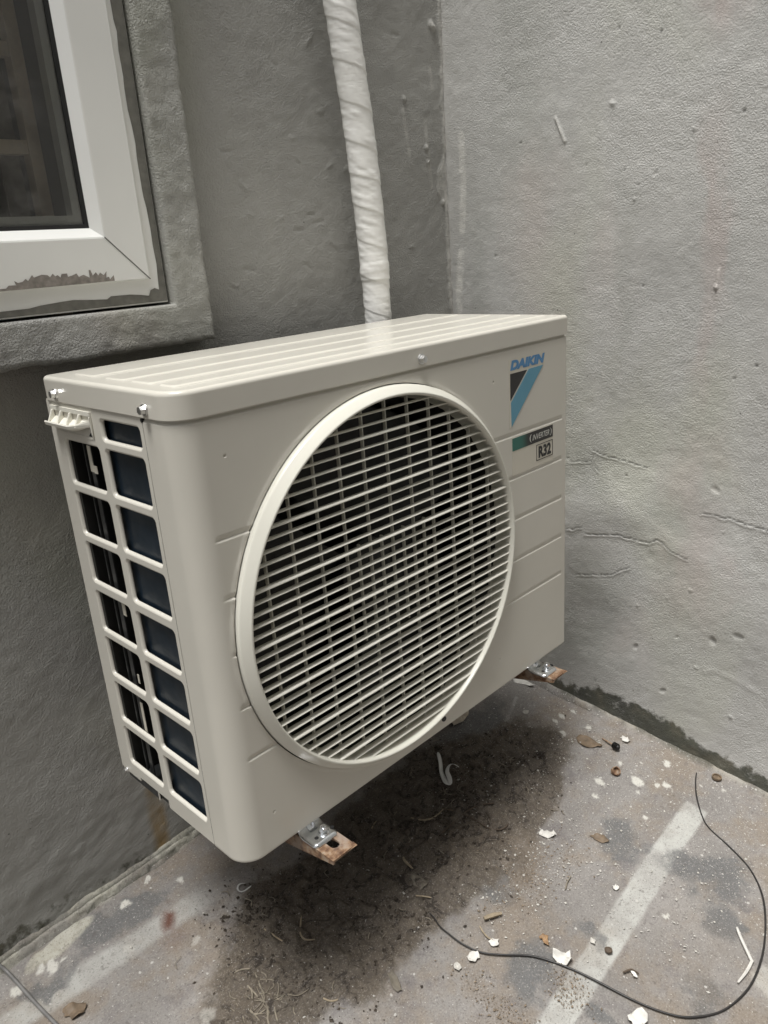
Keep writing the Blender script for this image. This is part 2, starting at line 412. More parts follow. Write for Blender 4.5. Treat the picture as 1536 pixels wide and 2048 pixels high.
def floor_mat():
    m, nt, b = new_mat('dirty screed'); v = coord(nt)
    a = noise(nt, v, 5., 5, .6); a2 = noise(nt, v, 22., 5, .65); a3 = noise(nt, v, 130., 4, .6); a4 = noise(nt, v, 420., 3, .6)
    c = ramp(nt, a, [(.28, (0.155, 0.143, 0.133)), (.5, (0.216, 0.202, 0.189)), (.72, (0.277, 0.259, 0.243))])
    c = mixc(nt, framp(nt, noise(nt, v, 8., 6, .68), .44, .62, 0, .8), c, (0.205, 0.169, 0.133))          # brown dust
    c = mixc(nt, framp(nt, a2, .48, .28, 0, .6), c, (0.133, 0.119, 0.119))
    # painted pale strips
    c = mixc(nt, math_(nt, 'MULTIPLY', attr(nt, 'stripe'), framp(nt, a2, .34, .66, 1., .5)), c, (0.403, 0.400, 0.374))
    # dark grey damp blotches
    bl = math_(nt, 'ADD', attr(nt, 'blotch'), math_(nt, 'ADD', math_(nt, 'MULTIPLY', math_(nt, 'SUBTRACT', noise(nt, v, 13., 5, .65), .5), 2.2), math_(nt, 'MULTIPLY', math_(nt, 'SUBTRACT', a3, .5), .5)))
    c = mixc(nt, math_(nt, 'MULTIPLY', framp(nt, bl, .30, .95, 0, .85), framp(nt, attr(nt, 'blotch'), .05, .6)), c, (0.108, 0.108, 0.108))
    # soil, its colour darkened further to deepen the unit's cast shadow
    soil_shade = attr(nt, 'soil')
    s1 = framp(nt, math_(nt, 'ADD', soil_shade, math_(nt, 'MULTIPLY', math_(nt, 'SUBTRACT', a2, .5), .7)), .22, .55, 0, .86)
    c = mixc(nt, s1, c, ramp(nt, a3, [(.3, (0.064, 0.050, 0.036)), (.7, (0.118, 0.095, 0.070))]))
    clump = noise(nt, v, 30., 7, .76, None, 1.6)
    s2 = math_(nt, 'MULTIPLY', framp(nt, clump, .525, .60), framp(nt, soil_shade, .2, .7))
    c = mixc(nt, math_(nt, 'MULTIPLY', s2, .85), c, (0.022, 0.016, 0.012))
    # sandy brown dust drifts
    c = mixc(nt, math_(nt, 'MULTIPLY', attr(nt, 'sand'), framp(nt, a2, .35, .65, .1, .7)), c, (.17, .138, .108))
    # mortar and cement
    c = mixc(nt, math_(nt, 'MULTIPLY', attr(nt, 'mortar'), framp(nt, a2, .3, .55, .45, 1.)), c, ramp(nt, a2, [(.3, (.25, .235, .175)), (.5, (.42, .405, .34)), (.7, (.50, .485, .43))]))
    c = mixc(nt, attr(nt, 'mold'), c, (0.036, 0.036, 0.025))
    # red-brown stain
    c = mixc(nt, attr(nt, 'rust'), c, (0.094, 0.032, 0.018))
    # speckle of lime and paint droplets
    wv = N(nt, 'ShaderNodeTexNoise'); wv.inputs['Scale'].default_value = 210.; wv.inputs['Detail'].default_value = 3; nt.links.new(v, wv.inputs['Vector'])
    wm = N(nt, 'ShaderNodeVectorMath', operation='MULTIPLY_ADD'); wm.inputs[1].default_value = (0.004, 0.004, 0.004); nt.links.new(wv.outputs['Color'], wm.inputs[0]); nt.links.new(v, wm.inputs[2]); warp = wm.outputs[0]
    for sc, th, dens in ((120., .22, .55), (260., .25, .50), (55., .14, .65), (420., .3, .5)):
        vo = N(nt, 'ShaderNodeTexVoronoi'); vo.inputs['Scale'].default_value = sc; nt.links.new(warp, vo.inputs['Vector'])
        sz = N(nt, 'ShaderNodeSeparateColor'); nt.links.new(vo.outputs['Color'], sz.inputs[0])
        rad = math_(nt, 'MULTIPLY', sz.outputs[0], th)
        k = math_(nt, 'LESS_THAN', vo.outputs['Distance'], rad)
        k = math_(nt, 'MULTIPLY', k, math_(nt, 'LESS_THAN', sz.outputs[1], math_(nt, 'MULTIPLY', attr(nt, 'speck'), dens)))
        c = mixc(nt, math_(nt, 'MULTIPLY', k, .8), c, (0.446, 0.432, 0.403))
    c = mixc(nt, attr(nt, 'splat'), c, (0.490, 0.475, 0.432))
    # fine grain
    c = mixc(nt, framp(nt, a4, .54, .70, 0, .42), c, (0.360, 0.335, 0.310))
    c = mixc(nt, framp(nt, a4, .46, .30, 0, .50), c, (0.061, 0.052, 0.046))
    c = mixc(nt, framp(nt, a3, .42, .28, 0, .5), c, (0.086, 0.073, 0.065))
    setb(nt, b, Base_Color=c, Roughness=framp(nt, a2, .3, .7, .62, .85))
    b.inputs['Specular IOR Level'].default_value = .35
    n1 = bump(nt, a3, .35, .002); n2 = bump(nt, a4, .35, .001, n1)
    n3 = bump(nt, math_(nt, 'MULTIPLY', clump, framp(nt, soil_shade, .2, .7)), .6, .006, n2)
    nt.links.new(n3, b.inputs['Normal']); return m
M['floor'] = floor_mat()

# ------------------------------------------------------------------ the setting: floor and walls
YW, XW = .37, .8469
def fz(x, y): return -.2480 + .0463 * x - .1215 * (YW - y)

def blob(x, y, cx, cy, rx, ry=None, rot=0., soft=.35):
    ry = rx if ry is None else ry
    c, s = math.cos(rot), math.sin(rot)
    u = ((x - cx) * c + (y - cy) * s) / rx; w = (-(x - cx) * s + (y - cy) * c) / ry
    return 1 - sstep(1 - soft, 1 + soft, np.hypot(u, w))

def build_floor():
    ax = axis(-.32, XW, .0026, -2.4, XW, .12); ay = axis(-.50, YW, .0026, -3.0, YW, .12)
    x, y = np.meshgrid(ax, ay, indexing='ij')
    w1 = fbm(x, y, 9, 4, 3) - .5; w2 = fbm(x, y, 60, 4, 5) - .5; w3 = fbm(x, y, 30, 4, 9)
    z = fz(x, y) + .006 * (fbm(x, y, 4, 3, 1) - .5) + .0016 * w2
    # soil patch lying in the unit's shadow; its tone also paints that shadow deeper
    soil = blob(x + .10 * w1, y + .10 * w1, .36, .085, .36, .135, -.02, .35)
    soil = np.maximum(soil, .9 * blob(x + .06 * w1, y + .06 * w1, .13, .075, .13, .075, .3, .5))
    clumps = fbm(x, y, 55, 4, 21)
    z += soil * .006 * sstep(.50, .66, clumps)
    # mortar lip along the back wall
    lw = .016 + .018 * (fbm(x, y * 0, 11, 3, 31) - .3) + .006 * w2
    lw = np.where(x < .25, lw, lw * .6)
    e = YW - y
    mort = 1 - sstep(lw * .55, lw * 1.15, e)
    z += mort * (.004 + .006 * (1 - np.clip(e / .03, 0, 1))) * (.55 + .9 * w3) + mort * .004 * (fbm(x, y, 90, 4, 33) - .5)
    crk = seg_dist(x, y + .004 * w2, [(-.26, .356), (-.12, .3545), (-.02, .3565), (.06, .352), (.12, .358)])
    z -= .008 * (1 - sstep(.0008, .0036, crk))
    gap = np.maximum(1 - sstep(.0012, .0032, np.abs(e - .0035 - .006 * w3 * (fbm(x, y * 0, 17, 3, 35)))), (1 - sstep(.0006, .0022, np.abs(e - lw * .75 + .006 * w2))) * (fbm(x, y * 0, 23, 2, 37) > .5))
    z -= .005 * gap * (x < .3)
    ledge = seg_dist(x, y + .006 * w1, [(-.21, .340), (-.14, .336), (-.10, .328), (-.075, .330)])
    # cement smear near the left corner
    cem = blob(x + .02 * w1, y + .02 * w1, -.112, .338, .052, .013, .12, .12)
    cem = np.maximum(cem, blob(x, y, -.150, .336, .018, .008, .4, .2))
    z += cem * .0015
    # mortar edge along the right wall
    er = XW - x
    lr = .010 + .012 * (fbm(x * 0, y, 14, 3, 41) - .3)
    mr = 1 - sstep(lr * .5, lr * 1.2, er)
    z += mr * .006 * (.6 + .8 * w3)
    crk2 = seg_dist(x + .004 * w2, y, [(.838, .30), (.832, .20), (.829, .12), (.834, .05)])
    z -= .004 * (1 - sstep(.0006, .0026, crk2))
    P = np.stack([x, y, z], -1).reshape(-1, 3)
    cA = [(.733, -.206), (.62, -.2085), (.475, -.2165), (.35, -.2225), (.20, -.231), (-.2, -.25)]
    stripe = (1 - sstep(.0165, .0215, seg_dist(x + .004 * w2, y + .004 * w2, cA))) * (1 - sstep(.733, .742, x))
    # a fainter strip of the same kind nearer the back wall
    cB = [(-.9, .31), (-.19, .275), (.04, .2545), (.12, .25)]
    stripe = np.maximum(stripe, .75 * (1 - sstep(.012, .024, seg_dist(x + .006 * w2, y + .01 * w1, cB))) * (1 - sstep(.03, .10, x)))
    stripe = np.maximum(stripe, .6 * (1 - sstep(.002, .005, seg_dist(x, y + .003 * w2, [(.765, .177), (.72, .160), (.665, .140)]))))
    bl = np.zeros_like(x)
    for cx, cy, r, r2, rot in [(.573, -.165, .052, .04, .3), (.635, -.262, .06, .04, -.5), (.58, -.30, .03, .025, 0), (.43, -.178, .022, .02, 0), (.30, -.172, .05, .022, .2), (.375, -.068, .035, .03, .2),
                               (.335, -.25, .02, .018, 0), (.655, .20, .08, .05, 0), (.02, .335, .05, .025, .2), (-.05, .33, .06, .022, .1), (.45, -.33, .05, .03, .5), (-.13, .30, .06, .018, .2)]:
        bl = np.maximum(bl, blob(x + .11 * w1 + .02 * w2, y + .11 * w1 - .02 * w2, cx, cy, r * 1.1, r2 * 1.1, rot, .8))
    sand = np.maximum.reduce([blob(x + .02 * w1, y + .02 * w1, .43, -.075, .07, .035, .5, .6), blob(x + .02 * w1, y + .02 * w1, .24, -.165, .028, .06, -.35, .6),
                              blob(x + .02 * w1, y + .02 * w1, .32, -.215, .02, .03, 0, .6), .8 * blob(x, y, .70, -.17, .05, .03, .4, .7), .6 * blob(x + .05 * w1, y + .05 * w1, .45, -.33, .10, .06, .2, .7)])
    speck = .22 + .78 * sstep(.40, .74, x + .15 * w1) * (1 - .5 * sstep(.0, -.3, y * 0 - .0))
    speck = speck * (1 - .55 * soil)
    rust = .95 * blob(x + .03 * w2 + .02 * w1, y + .03 * w2, .011, .256, .008, .020, -.5, .9)
    rust = np.maximum(rust, .25 * blob(x + .02 * w2, y + .02 * w2, .005, .232, .02, .016, .5, .9))
    splat = np.zeros_like(x)
    wob = .013 * (fbm(x, y, 110, 3, 77) - .5)
    for cx, cy, r in [(.7598, .0828, .006), (.7398, .0533, .0072), (.7803, .0809, .0052), (.7848, .0246, .0065), (.676, -.061, .008), (.7236, -.1066, .0115), (.7387, -.1366, .0062), (.7452, -.1504, .0085),
                      (.7968, -.1278, .0085), (.6447, -.0692, .006), (.7458, -.061, .0045), (.8068, -.2226, .0045), (.806, .0712, .005), (.6568, -.1557, .004), (.7643, -.0069, .0045),
                      (-.1503, .3188, .006), (-.1364, .3128, .0088), (-.1859, .314, .0085), (-.0176, .3259, .0085), (.0257, .3393, .005), (-.122, .312, .0045), (.512, -.261, .006), (.06, .302, .006), (.79, -.19, .003), (.70, -.12, .003), (.77, -.09, .003)]:
        splat = np.maximum(splat, blob(x + wob, y + wob, cx, cy, r, r * .8, rng.random() * 3, .18))
    # dusty ringed stains
    for cx, cy, r in [(-.03, .0994, .011), (-.05, .2597, .009), (.02, .20, .006), (.5124, -.40, .02)]:
        splat = np.maximum(splat, .45 * blob(x + wob, y + wob, cx, cy, r, r * .85, .3, .3))
    mold = .7 * mr * sstep(.3, .6, w3) + .45 * (1 - sstep(.001, .004, crk)) + .8 * gap * (x < .3) + .5 * (1 - sstep(.001, .004, crk2))
    mortar = np.maximum(mort * np.where(x < .25, 1, .6) * (.35 + .65 * sstep(.35, .6, fbm(x, y, 28, 4, 39))), cem * .85)
    mortar = np.maximum(mortar, .35 * mr)
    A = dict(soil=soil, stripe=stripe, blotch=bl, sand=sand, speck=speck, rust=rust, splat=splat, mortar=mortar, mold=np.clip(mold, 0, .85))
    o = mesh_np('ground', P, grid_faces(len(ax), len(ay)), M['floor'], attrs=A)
    tag(o, kind='structure')
    return o
build_floor()

def zero_attrs(x): return {k: np.zeros_like(x) for k in ('mold', 'rust', 'pale', 'crack', 'pink', 'dark')}

WIN = dict(x0=-.72, x1=.2155, z0=.5905, z1=1.75)          # outer window frame
def build_back_wall():
    ax = axis(-.25, XW, .0028, -2.6, XW, .12); az = axis(-.30, 1.06, .0028, -.62, 3.2, .12)
    # snap grid lines to the wall opening
    def snap(a, v): a[np.argmin(abs(a - v))] = v
    for v in (-.76, .262): snap(ax, v)
    for v in (.548, 1.80): snap(az, v)
    x, z = np.meshgrid(ax, az, indexing='ij')
    w = fbm(x, z, 10, 4, 51) - .5; f = fbm(x, z, 75, 3, 53) - .5; g = fbm(x, z, 2.2, 3, 57) - .5
    d = .010 * g + .0035 * w + .0011 * f
    # trowel lumps low down on the left
    low = (1 - sstep(-.15, .05, z)) * (1 - sstep(.25, .4, x))
    d += low * .0032 * (fbm(x * .6 + z * .5, z - x * .5, 26, 4, 61) - .5)
    A = zero_attrs(x)
    rs = sstep(-.27, -.13, z)
    A['rust'] = np.clip(blob(x + .01 * w, z, .073, -.185, .012, .075, 0, .7) * 1.1, 0, .9)
    # bare flaked edge of the paint in the corner
    edge = XW - x
    fl = .007 + .012 * (fbm(x * 0, z, 40, 4, 71) - .3) + .022 * blob(x, z, XW - .01, .745, .03, .028) * 1.
    A['pale'] = .55 * (1 - sstep(fl * .8, fl, edge)) * (z > .4); d += .0012 * (1 - sstep(fl * .9, fl * 1.05, edge)) * (z > .4)
    for cx, cz, r in [(.7935, .8042, .004), (.7966, .7809, .003), (.8176, .9961, .006), (.825, .992, .005), (.7387, .8747, .004), (.8317, .7117, .004)]:
        b = blob(x + .01 * w, z + .01 * w, cx, cz, r); d += .003 * b; A['pale'] = np.maximum(A['pale'], .5 * b)
    for pts in ([(.735, .86), (.742, .82), (.748, .79)], [(.792, .845), (.797, .79), (.803, .74)], [(.81, .93), (.815, .90)]):
        A['pale'] = np.maximum(A['pale'], .35 * (1 - sstep(.002, .006, seg_dist(x + .006 * w, z, pts))))
    for k in range(26):
        px, pz = rng.uniform(.3, .8), rng.uniform(.5, 1.0); a = rng.uniform(-.9, .9); L = rng.uniform(.006, .02)
        ds = seg_dist(x, z, [(px, pz), (px + L * math.cos(a), pz + L * math.sin(a))])
        s = rng.choice((-1, 1)); d += s * .0012 * (1 - sstep(.0006, .003, ds))
    A['mold'] = .55 * (1 - sstep(-.235, -.20, z + .02 * w + .01 * x)) + .25 * blob(x, z, .6, -.24, .3, .05)
    P = np.stack([x, YW - d, z], -1).reshape(-1, 3)
    xc = (ax[:-1] + ax[1:]) / 2; zc = (az[:-1] + az[1:]) / 2
    X, Z = np.meshgrid(xc, zc, indexing='ij')
    keep = ~((X > -.76) & (X < .262) & (Z > .548) & (Z < 1.80))
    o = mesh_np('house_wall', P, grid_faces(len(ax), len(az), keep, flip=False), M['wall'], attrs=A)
    tag(o, 'shaded grey painted wall behind the unit, with a white window at upper left', 'wall')
    return o
wall = build_back_wall()

def build_right_wall():
    ay = axis(-.36, YW, .0021, -3.0, YW, .12); az = axis(-.32, 1.05, .0021, -.65, 3.2, .12)
    y, z = np.meshgrid(ay, az, indexing='ij')
    w = fbm(y, z, 9, 4, 81) - .5; f = fbm(y, z, 70, 3, 83) - .5; g = fbm(y, z, 3., 3, 87) - .5
    d = .012 * g * (1.2 - sstep(.1, .5, z)) + .0030 * w + .0010 * f
    A = zero_attrs(y)
    wob = .0035 * (fbm(y, z, 110, 3, 91) - .5)
    cracks = [[(.0626, .2736), (.0402, .2679), (.0211, .2654), (.0076, .2634), (-.0083, .2618), (-.0241, .2589), (-.0408, .2576)],
              [(.1132, .1173), (.095, .1201), (.0788, .128)],
              [(.0727, .1158), (.048, .1195), (.0254, .1237), (.0033, .1284), (-.0078, .1245), (-.0185, .1268), (-.032, .1238), (-.0543, .1244), (-.0655, .1334), (-.0758, .1312), (-.0798, .1269), (-.089, .1198), (-.1018, .1149), (-.1218, .1092)],
              [(-.1358, .1929), (-.161, .1952), (-.1737, .1916), (-.1825, .1938), (-.1972, .1895), (-.2126, .1878), (-.2418, .1844), (-.30, .176)],
              [(.0909, .0289), (.0609, .0364), (.0347, .0425), (.0148, .0489), (.0038, .0573), (-.0179, .0695)],
              [(.1083, .2455), (.0908, .2506), (.065, .2529)], [(.062, .262), (.058, .245), (.05, .236)]]
    for i, c in enumerate(cracks):
        ds = seg_dist(y + wob, z + wob, c)
        wd = .0011 if i in (2, 3) else .0009
        core = 1 - sstep(wd * .5, wd * 1.3, ds); A['crack'] = np.maximum(A['crack'], core * (.85 if i in (0, 2, 3, 4) else .5))
        up = sum(sstep(min(a[1] for a in c) - .02, 0, 0) * 0 for _ in [0])
        d -= .0012 * core
        # lower lip curls outwards and catches light
        d += .0009 * (1 - sstep(.0005, .0022, seg_dist(y + wob, z + wob + .0026, c)))
    # swelling above the long crack
    d += .0028 * blob(y, z, -.055, .152, .075, .030, .5, .8) + .003 * blob(y, z, -.17, .05, .10, .07, .3, .8) - .004 * blob(y, z, .04, -.06, .06, .05, 0, .8)
    d += .004 * blob(y, z, .02, .19, .10, .04, -.3, .9)
    for cy, cz, r, h in [(-.1582, .2368, .007, -.003), (-.1702, -.0251, .006, -.005), (-.2121, -.005, .008, -.004), (-.1739, -.028, .006, -.004), (-.1463, -.0872, .004, .003), (-.0893, -.1545, .006, -.005), (-.0342, -.0837, .006, -.005),
                         (-.2103, -.1615, .0035, .004), (-.1369, .5486, .004, .004), (.0393, .8239, .005, .003), (-.0326, .7199, .004, -.003), (-.09, .03, .003, .003), (-.11, -.04, .004, -.003), (-.13, .055, .003, .004)]:
        b = blob(y + .006 * w, z + .006 * w, cy, cz, r, r * .6, rng.random() * 3, .5); d += .45 * h * b
        if h < -.0035: A['crack'] = np.maximum(A['crack'], .35 * b)
    for pts in ([(.1404, .8193), (.122, .782)], [(-.1369, .5486), (-.139, .575)]):
        ds = seg_dist(y, z, pts); d += .0022 * (1 - sstep(.0006, .0025, ds)); A['pale'] = np.maximum(A['pale'], .8 * (1 - sstep(.0008, .002, ds)))
    for k in range(30):
        py, pz = rng.uniform(-.3, .33), rng.uniform(-.15, 1.0); r = rng.uniform(.0012, .0024)
        b = blob(y, z, py, pz, r, r, 0, .5); s = rng.choice((-1, 1, -1)); d += s * .0015 * b
        if s < 0: A['crack'] = np.maximum(A['crack'], .6 * b)
    d += .0005 * (1 - sstep(.001, .008, seg_dist(y, z, [(-.1647, -.0929), (-.1747, -.0812), (-.22, -.092), (-.2868, -.112)])))
    # damp black band along the foot of the wall
    top = -.008 + np.interp(y, [-.6, -.2797, -.2149, -.1702, -.1312, -.0716, .0039, .1132, .37], [-.262, -.2553, -.2481, -.2338, -.2116, -.201, -.1992, -.1863, -.19])
    m = 1 - sstep(-.022, .016, z - top + .05 * w)
    A['mold'] = np.clip(m, 0, 1)
    d += .0045 * (1 - sstep(-.006, .003, z - top + .02 * w)) * 0 + .003 * m * (fbm(y, z, 40, 4, 95) - .4)
    A['mold'] = np.maximum(A['mold'], .30 * (1 - sstep(0, .12, z - top)) * (fbm(y, z, 12, 3, 97) > .55))
    # pale scuffs beside the corner
    A['pale'] = np.maximum(A['pale'], .65 * (1 - sstep(.004, .010, seg_dist(y + .01 * w, z, [(.338, .82), (.336, .74), (.34, .66)]))))
    A['pale'] = np.maximum(A['pale'], .8 * (1 - sstep(.004, .011, seg_dist(y + .01 * w, z, [(.345, .62), (.353, .55), (.356, .45)]))))
    ws = fbm(y * 2.5, z, 12, 4, 99) - .5
    A['pink'] = np.clip(np.maximum.reduce([.8 * blob(y + .06 * ws, z, -.125, .58, .018, .16, 0, .8), .7 * blob(y + .06 * ws, z, -.12, .93, .03, .04, 0, .8), .55 * blob(y + .1 * ws, z, -.14, .10, .04, .10, 0, .9), .5 * blob(y + .1 * ws, z, -.12, .25, .03, .07, 0, .9)]), 0, 1)
    A['dark'] = np.clip(np.maximum.reduce([.55 * blob(y + .08 * ws, z + .05 * ws, .07, .235, .05, .055, .4, .9), .6 * blob(y + .05 * ws, z + .03 * ws, -.09, .170, .045, .014, .5, .9), .5 * blob(y + .06 * ws, z, .05, .02, .07, .05, 0, .9), .5 * blob(y + .08 * ws, z, .10, -.10, .09, .06, 0, .9),
                                          .35 * blob(y + .10 * ws, z + .05 * ws, .20, .90, .05, .16, .1, .8), .3 * blob(y + .08 * ws, z, .315, .55, .022, .22, 0, .9), .25 * blob(y + .09 * ws, z, .02, .55, .015, .20, 0, .9)]), 0, 1)
    P = np.stack([XW - d, y, z], -1).reshape(-1, 3)
    o = mesh_np('side_wall', P, grid_faces(len(ay), len(az), flip=True), M['wall_lit'], attrs=A)
    tag(o, 'bright grey plastered wall with hairline cracks and a black damp band at its foot, right of the unit', 'wall')
build_right_wall()

def build_sky_blocker():
    # unseen wall added behind the camera to hold back frontal sky light
    for lo, hi, lab in (((-3.0, -1.82, -.75), (1.0, -1.7, 3.2), 'plain grey unseen wall added opposite the unit to block sky light'),):
        bm = bmesh.new(); add_box(bm, lo, hi); o = bm_obj('blocking_wall', bm, M['wall']); tag(o, lab, 'wall')
build_sky_blocker()

# ------------------------------------------------------------------ window in the back wall
def build_surround():
    """rough render band round the window: front face, outer sides, inner reveal as one ring"""
    yf = .3315
    prof = [(0, YW + .03), (0, yf + .004), (.003, yf + .0008), (.008, yf)]
    o = (-.775, .2765, .5335, 1.815); i = (WIN['x0'] - .004, .2188, .5872, WIN['z1'] + .004)
    n = 420
    # parametrise only lower right region finely: build a dense ring by rays between outer and inner rectangles
    def rect_pts(r, cnt):
        x0, x1, z0, z1 = r; per = []
        # start at upper right, go down right side, along bottom, up left side, along top
        m1 = cnt
        for k in range(m1): per.append((x1, z1 + (z0 - z1) * k / m1))
        for k in range(m1): per.append((x1 + (x0 - x1) * k / m1, z0))
        for k in range(60): per.append((x0, z0 + (z1 - z0) * k / 60))
        for k in range(60): per.append((x0 + (x1 - x0) * k / 60, z1))
        return np.array(per)
    O = rect_pts(o, n); I = rect_pts(i, n)
    rows = []
    outn = O - I; L = np.linalg.norm(outn, axis=1, keepdims=True); outn = outn / np.maximum(L, 1e-6)
    wav = (fbm(O[:, 0], O[:, 1], 14, 3, 101) - .5) * .007 + (fbm(O[:, 0], O[:, 1], 120, 3, 103) - .5) * .0040
    O2 = O + outn * wav[:, None]
    ts = [0, 0, 0, .04, .09] + list(np.linspace(.13, .90, 22)) + [.95, .985, 1.0, 1., 1.]
    ys = [YW + .01, .352, yf + .006, yf + .0018, yf + .0004] + [yf] * 22 + [yf + .0004, yf + .0015, yf + .004, .3425, .375]
    for t, yy in zip(ts, ys):
        q = O2 * (1 - t) + I * t
        b = (fbm(q[:, 0], q[:, 1], 70, 4, 107) - .5) * .0022 * (1 if .02 < t < .93 else .25) + (fbm(q[:, 0], q[:, 1], 12, 3, 109) - .5) * .004
        rows.append(np.stack([q[:, 0], yy - b, q[:, 1]], -1))
    V = np.array(rows); nr, nc = V.shape[:2]
    a = np.arange(nc); F = []
    for r in range(nr - 1):
        F.append(np.stack([r * nc + a, r * nc + (a + 1) % nc, (r + 1) * nc + (a + 1) % nc, (r + 1) * nc + a], -1))
    F = np.concatenate(F)
    P = V.reshape(-1, 3)
    A = {k: np.zeros(len(P)) for k in ('mold', 'rust', 'pale', 'crack')}
    return mesh_np('window_surround', P, F, M['surround'], wall, attrs=A)
build_surround()

def frame_ring(bm, r, prof):
    """r=(x0,x1,z0,z1); prof list of (inset,y)"""
    loops = []
    for ins, y in prof:
        loops.append([(r[0] + ins, y, r[2] + ins), (r[1] - ins, y, r[2] + ins), (r[1] - ins, y, r[3] - ins), (r[0] + ins, y, r[3] - ins)])
    return bm_loops(bm, loops)

def flat_patch(bm, pts, y, th):
    add_prism(bm, [(x * .001, y - th, z * .001) for x, z in pts], (0, th * .9, 0))

def build_window():
    bm = bmesh.new()
    fr = (WIN['x0'], WIN['x1'], WIN['z0'], WIN['z1'])
    frame_ring(bm, fr, [(0, .40), (0, .3440), (.0012, .3425), (.034, .3425), (.036, .346), (.036, .40)])
    win = bm_obj('window', bm, M['pvc'], wall)
    sr = (WIN['x0'] + .026, .1905, .6215, WIN['z1'] - .026)
    bm = bmesh.new()
    frame_ring(bm, sr, [(0, .346), (0, .3375), (.0015, .336), (.0525, .336), (.0545, .3366), (.0655, .348), (.0655, .356), (.058, .372), (.058, .385)])
    sash = bm_obj('sash', bm, M['pvc'], win)
    # welded mitre seams standing a hair proud
    bm = bmesh.new()
    for (xa, za), (xb, zb) in (((.1902, .6218), (.1365, .6755)),):
        d = Vector((xb - xa, 0, zb - za)).normalized(); n = Vector((-d.z, 0, d.x)) * .0007
        a = Vector((xa, .3356, za)); b = Vector((xb, .3356, zb))
        add_prism(bm, [a - n, b - n, b + n, a + n], (0, .0004, 0))
    bm_obj('mitre_seam', bm, M['cable_grey'], sash)
    gi = (sr[0] + .0655, sr[1] - .0655, sr[2] + .0655, sr[3] - .0655)
    bm = bmesh.new()
    frame_ring(bm, gi, [(-.001, .3492), (-.001, .3485), (.0048, .3492), (.0052, .3525)])
    bm_obj('gasket', bm, M['gasket'], sash)
    bm = bmesh.new(); add_box(bm, (gi[0], .3515, gi[2]), (gi[1], .3525, gi[3])); bm_obj('glass_pane', bm, M['glass'], win)
    # inner face of the sash seen through the pane
    bm = bmesh.new(); frame_ring(bm, gi, [(.002, .3535), (.0155, .3535), (.0155, .370), (.002, .374)]); bm_obj('inner_rim', bm, M['inner_pvc'], win)
    sb = [(-1.3, 624.6), (5.3, 624.5), (8.8, 627.5), (17.5, 627.3), (16.1, 632.1), (19.9, 629.7), (25.5, 630.4), (29.6, 633.5), (32.0, 630.9), (37.8, 637.1), (39.6, 634.2), (49.2, 636.8), (56.1, 635.9), (58.7, 633.3), (62.6, 637.1), (65.0, 633.8), (68.3, 635.0), (71.3, 631.9), (73.3, 636.1), (80.1, 636.1), (80.4, 632.2), (85.9, 633.3), (91.7, 635.3), (94.1, 631.2), (100.4, 633.2), (107.9, 629.2), (108.0, 638.2), (110.2, 638.1), (112.2, 631.4), (116.8, 635.1), (119.3, 630.9), (122.2, 634.3), (126.6, 630.9), (130.9, 635.2), (129.2, 627.8), (133.0, 628.4), (133.9, 625.3), (139.6, 630.0), (140.0, 623.3), (116.7, 622.9), (71.9, 622.4), (26.8, 622.0), (-40, 621.8), (-40, 624.0)]
    bm = bmesh.new(); flat_patch(bm, sb, .3357, .0003); bm_obj('paint_smear', bm, M['smear_brown'], sash)['label'] = 'peeling brown grey paint on the lower sash'
    s1 = [(-300, 598), (-4.7, 599.5), (29.7, 599.9), (43.3, 602.0), (66.6, 603.7), (83.9, 604.6), (109.9, 602.6), (128.8, 601.5), (134.3, 604.7), (160.9, 604.5), (176, 602.8), (187.9, 600.7), (191.2, 607.5), (197.6, 609.8), (203.9, 607.3), (205, 627.6), (206.0, 639.4), (204.8, 662.7), (205.2, 683.2), (204.0, 709.2), (202.3, 721.4), (201.9, 730.3), (201.6, 765.5), (202.7, 784.1), (201.7, 803.3), (199.5, 822.2), (199.4, 845.6), (200.4, 859.5), (200.1, 872.3), (199.5, 886.8), (201.3, 907.6), (199.3, 919.8), (198.9, 939.9), (200, 1100), (200, 1700), (214.0, 1700), (214.0, 592.2), (-300, 592.2)]
    bm = bmesh.new(); flat_patch(bm, s1, .3423, .0004); bm_obj('paint_smear', bm, M['smear'], win)['label'] = 'grey wall paint slopped along the outer frame edge'
build_window()

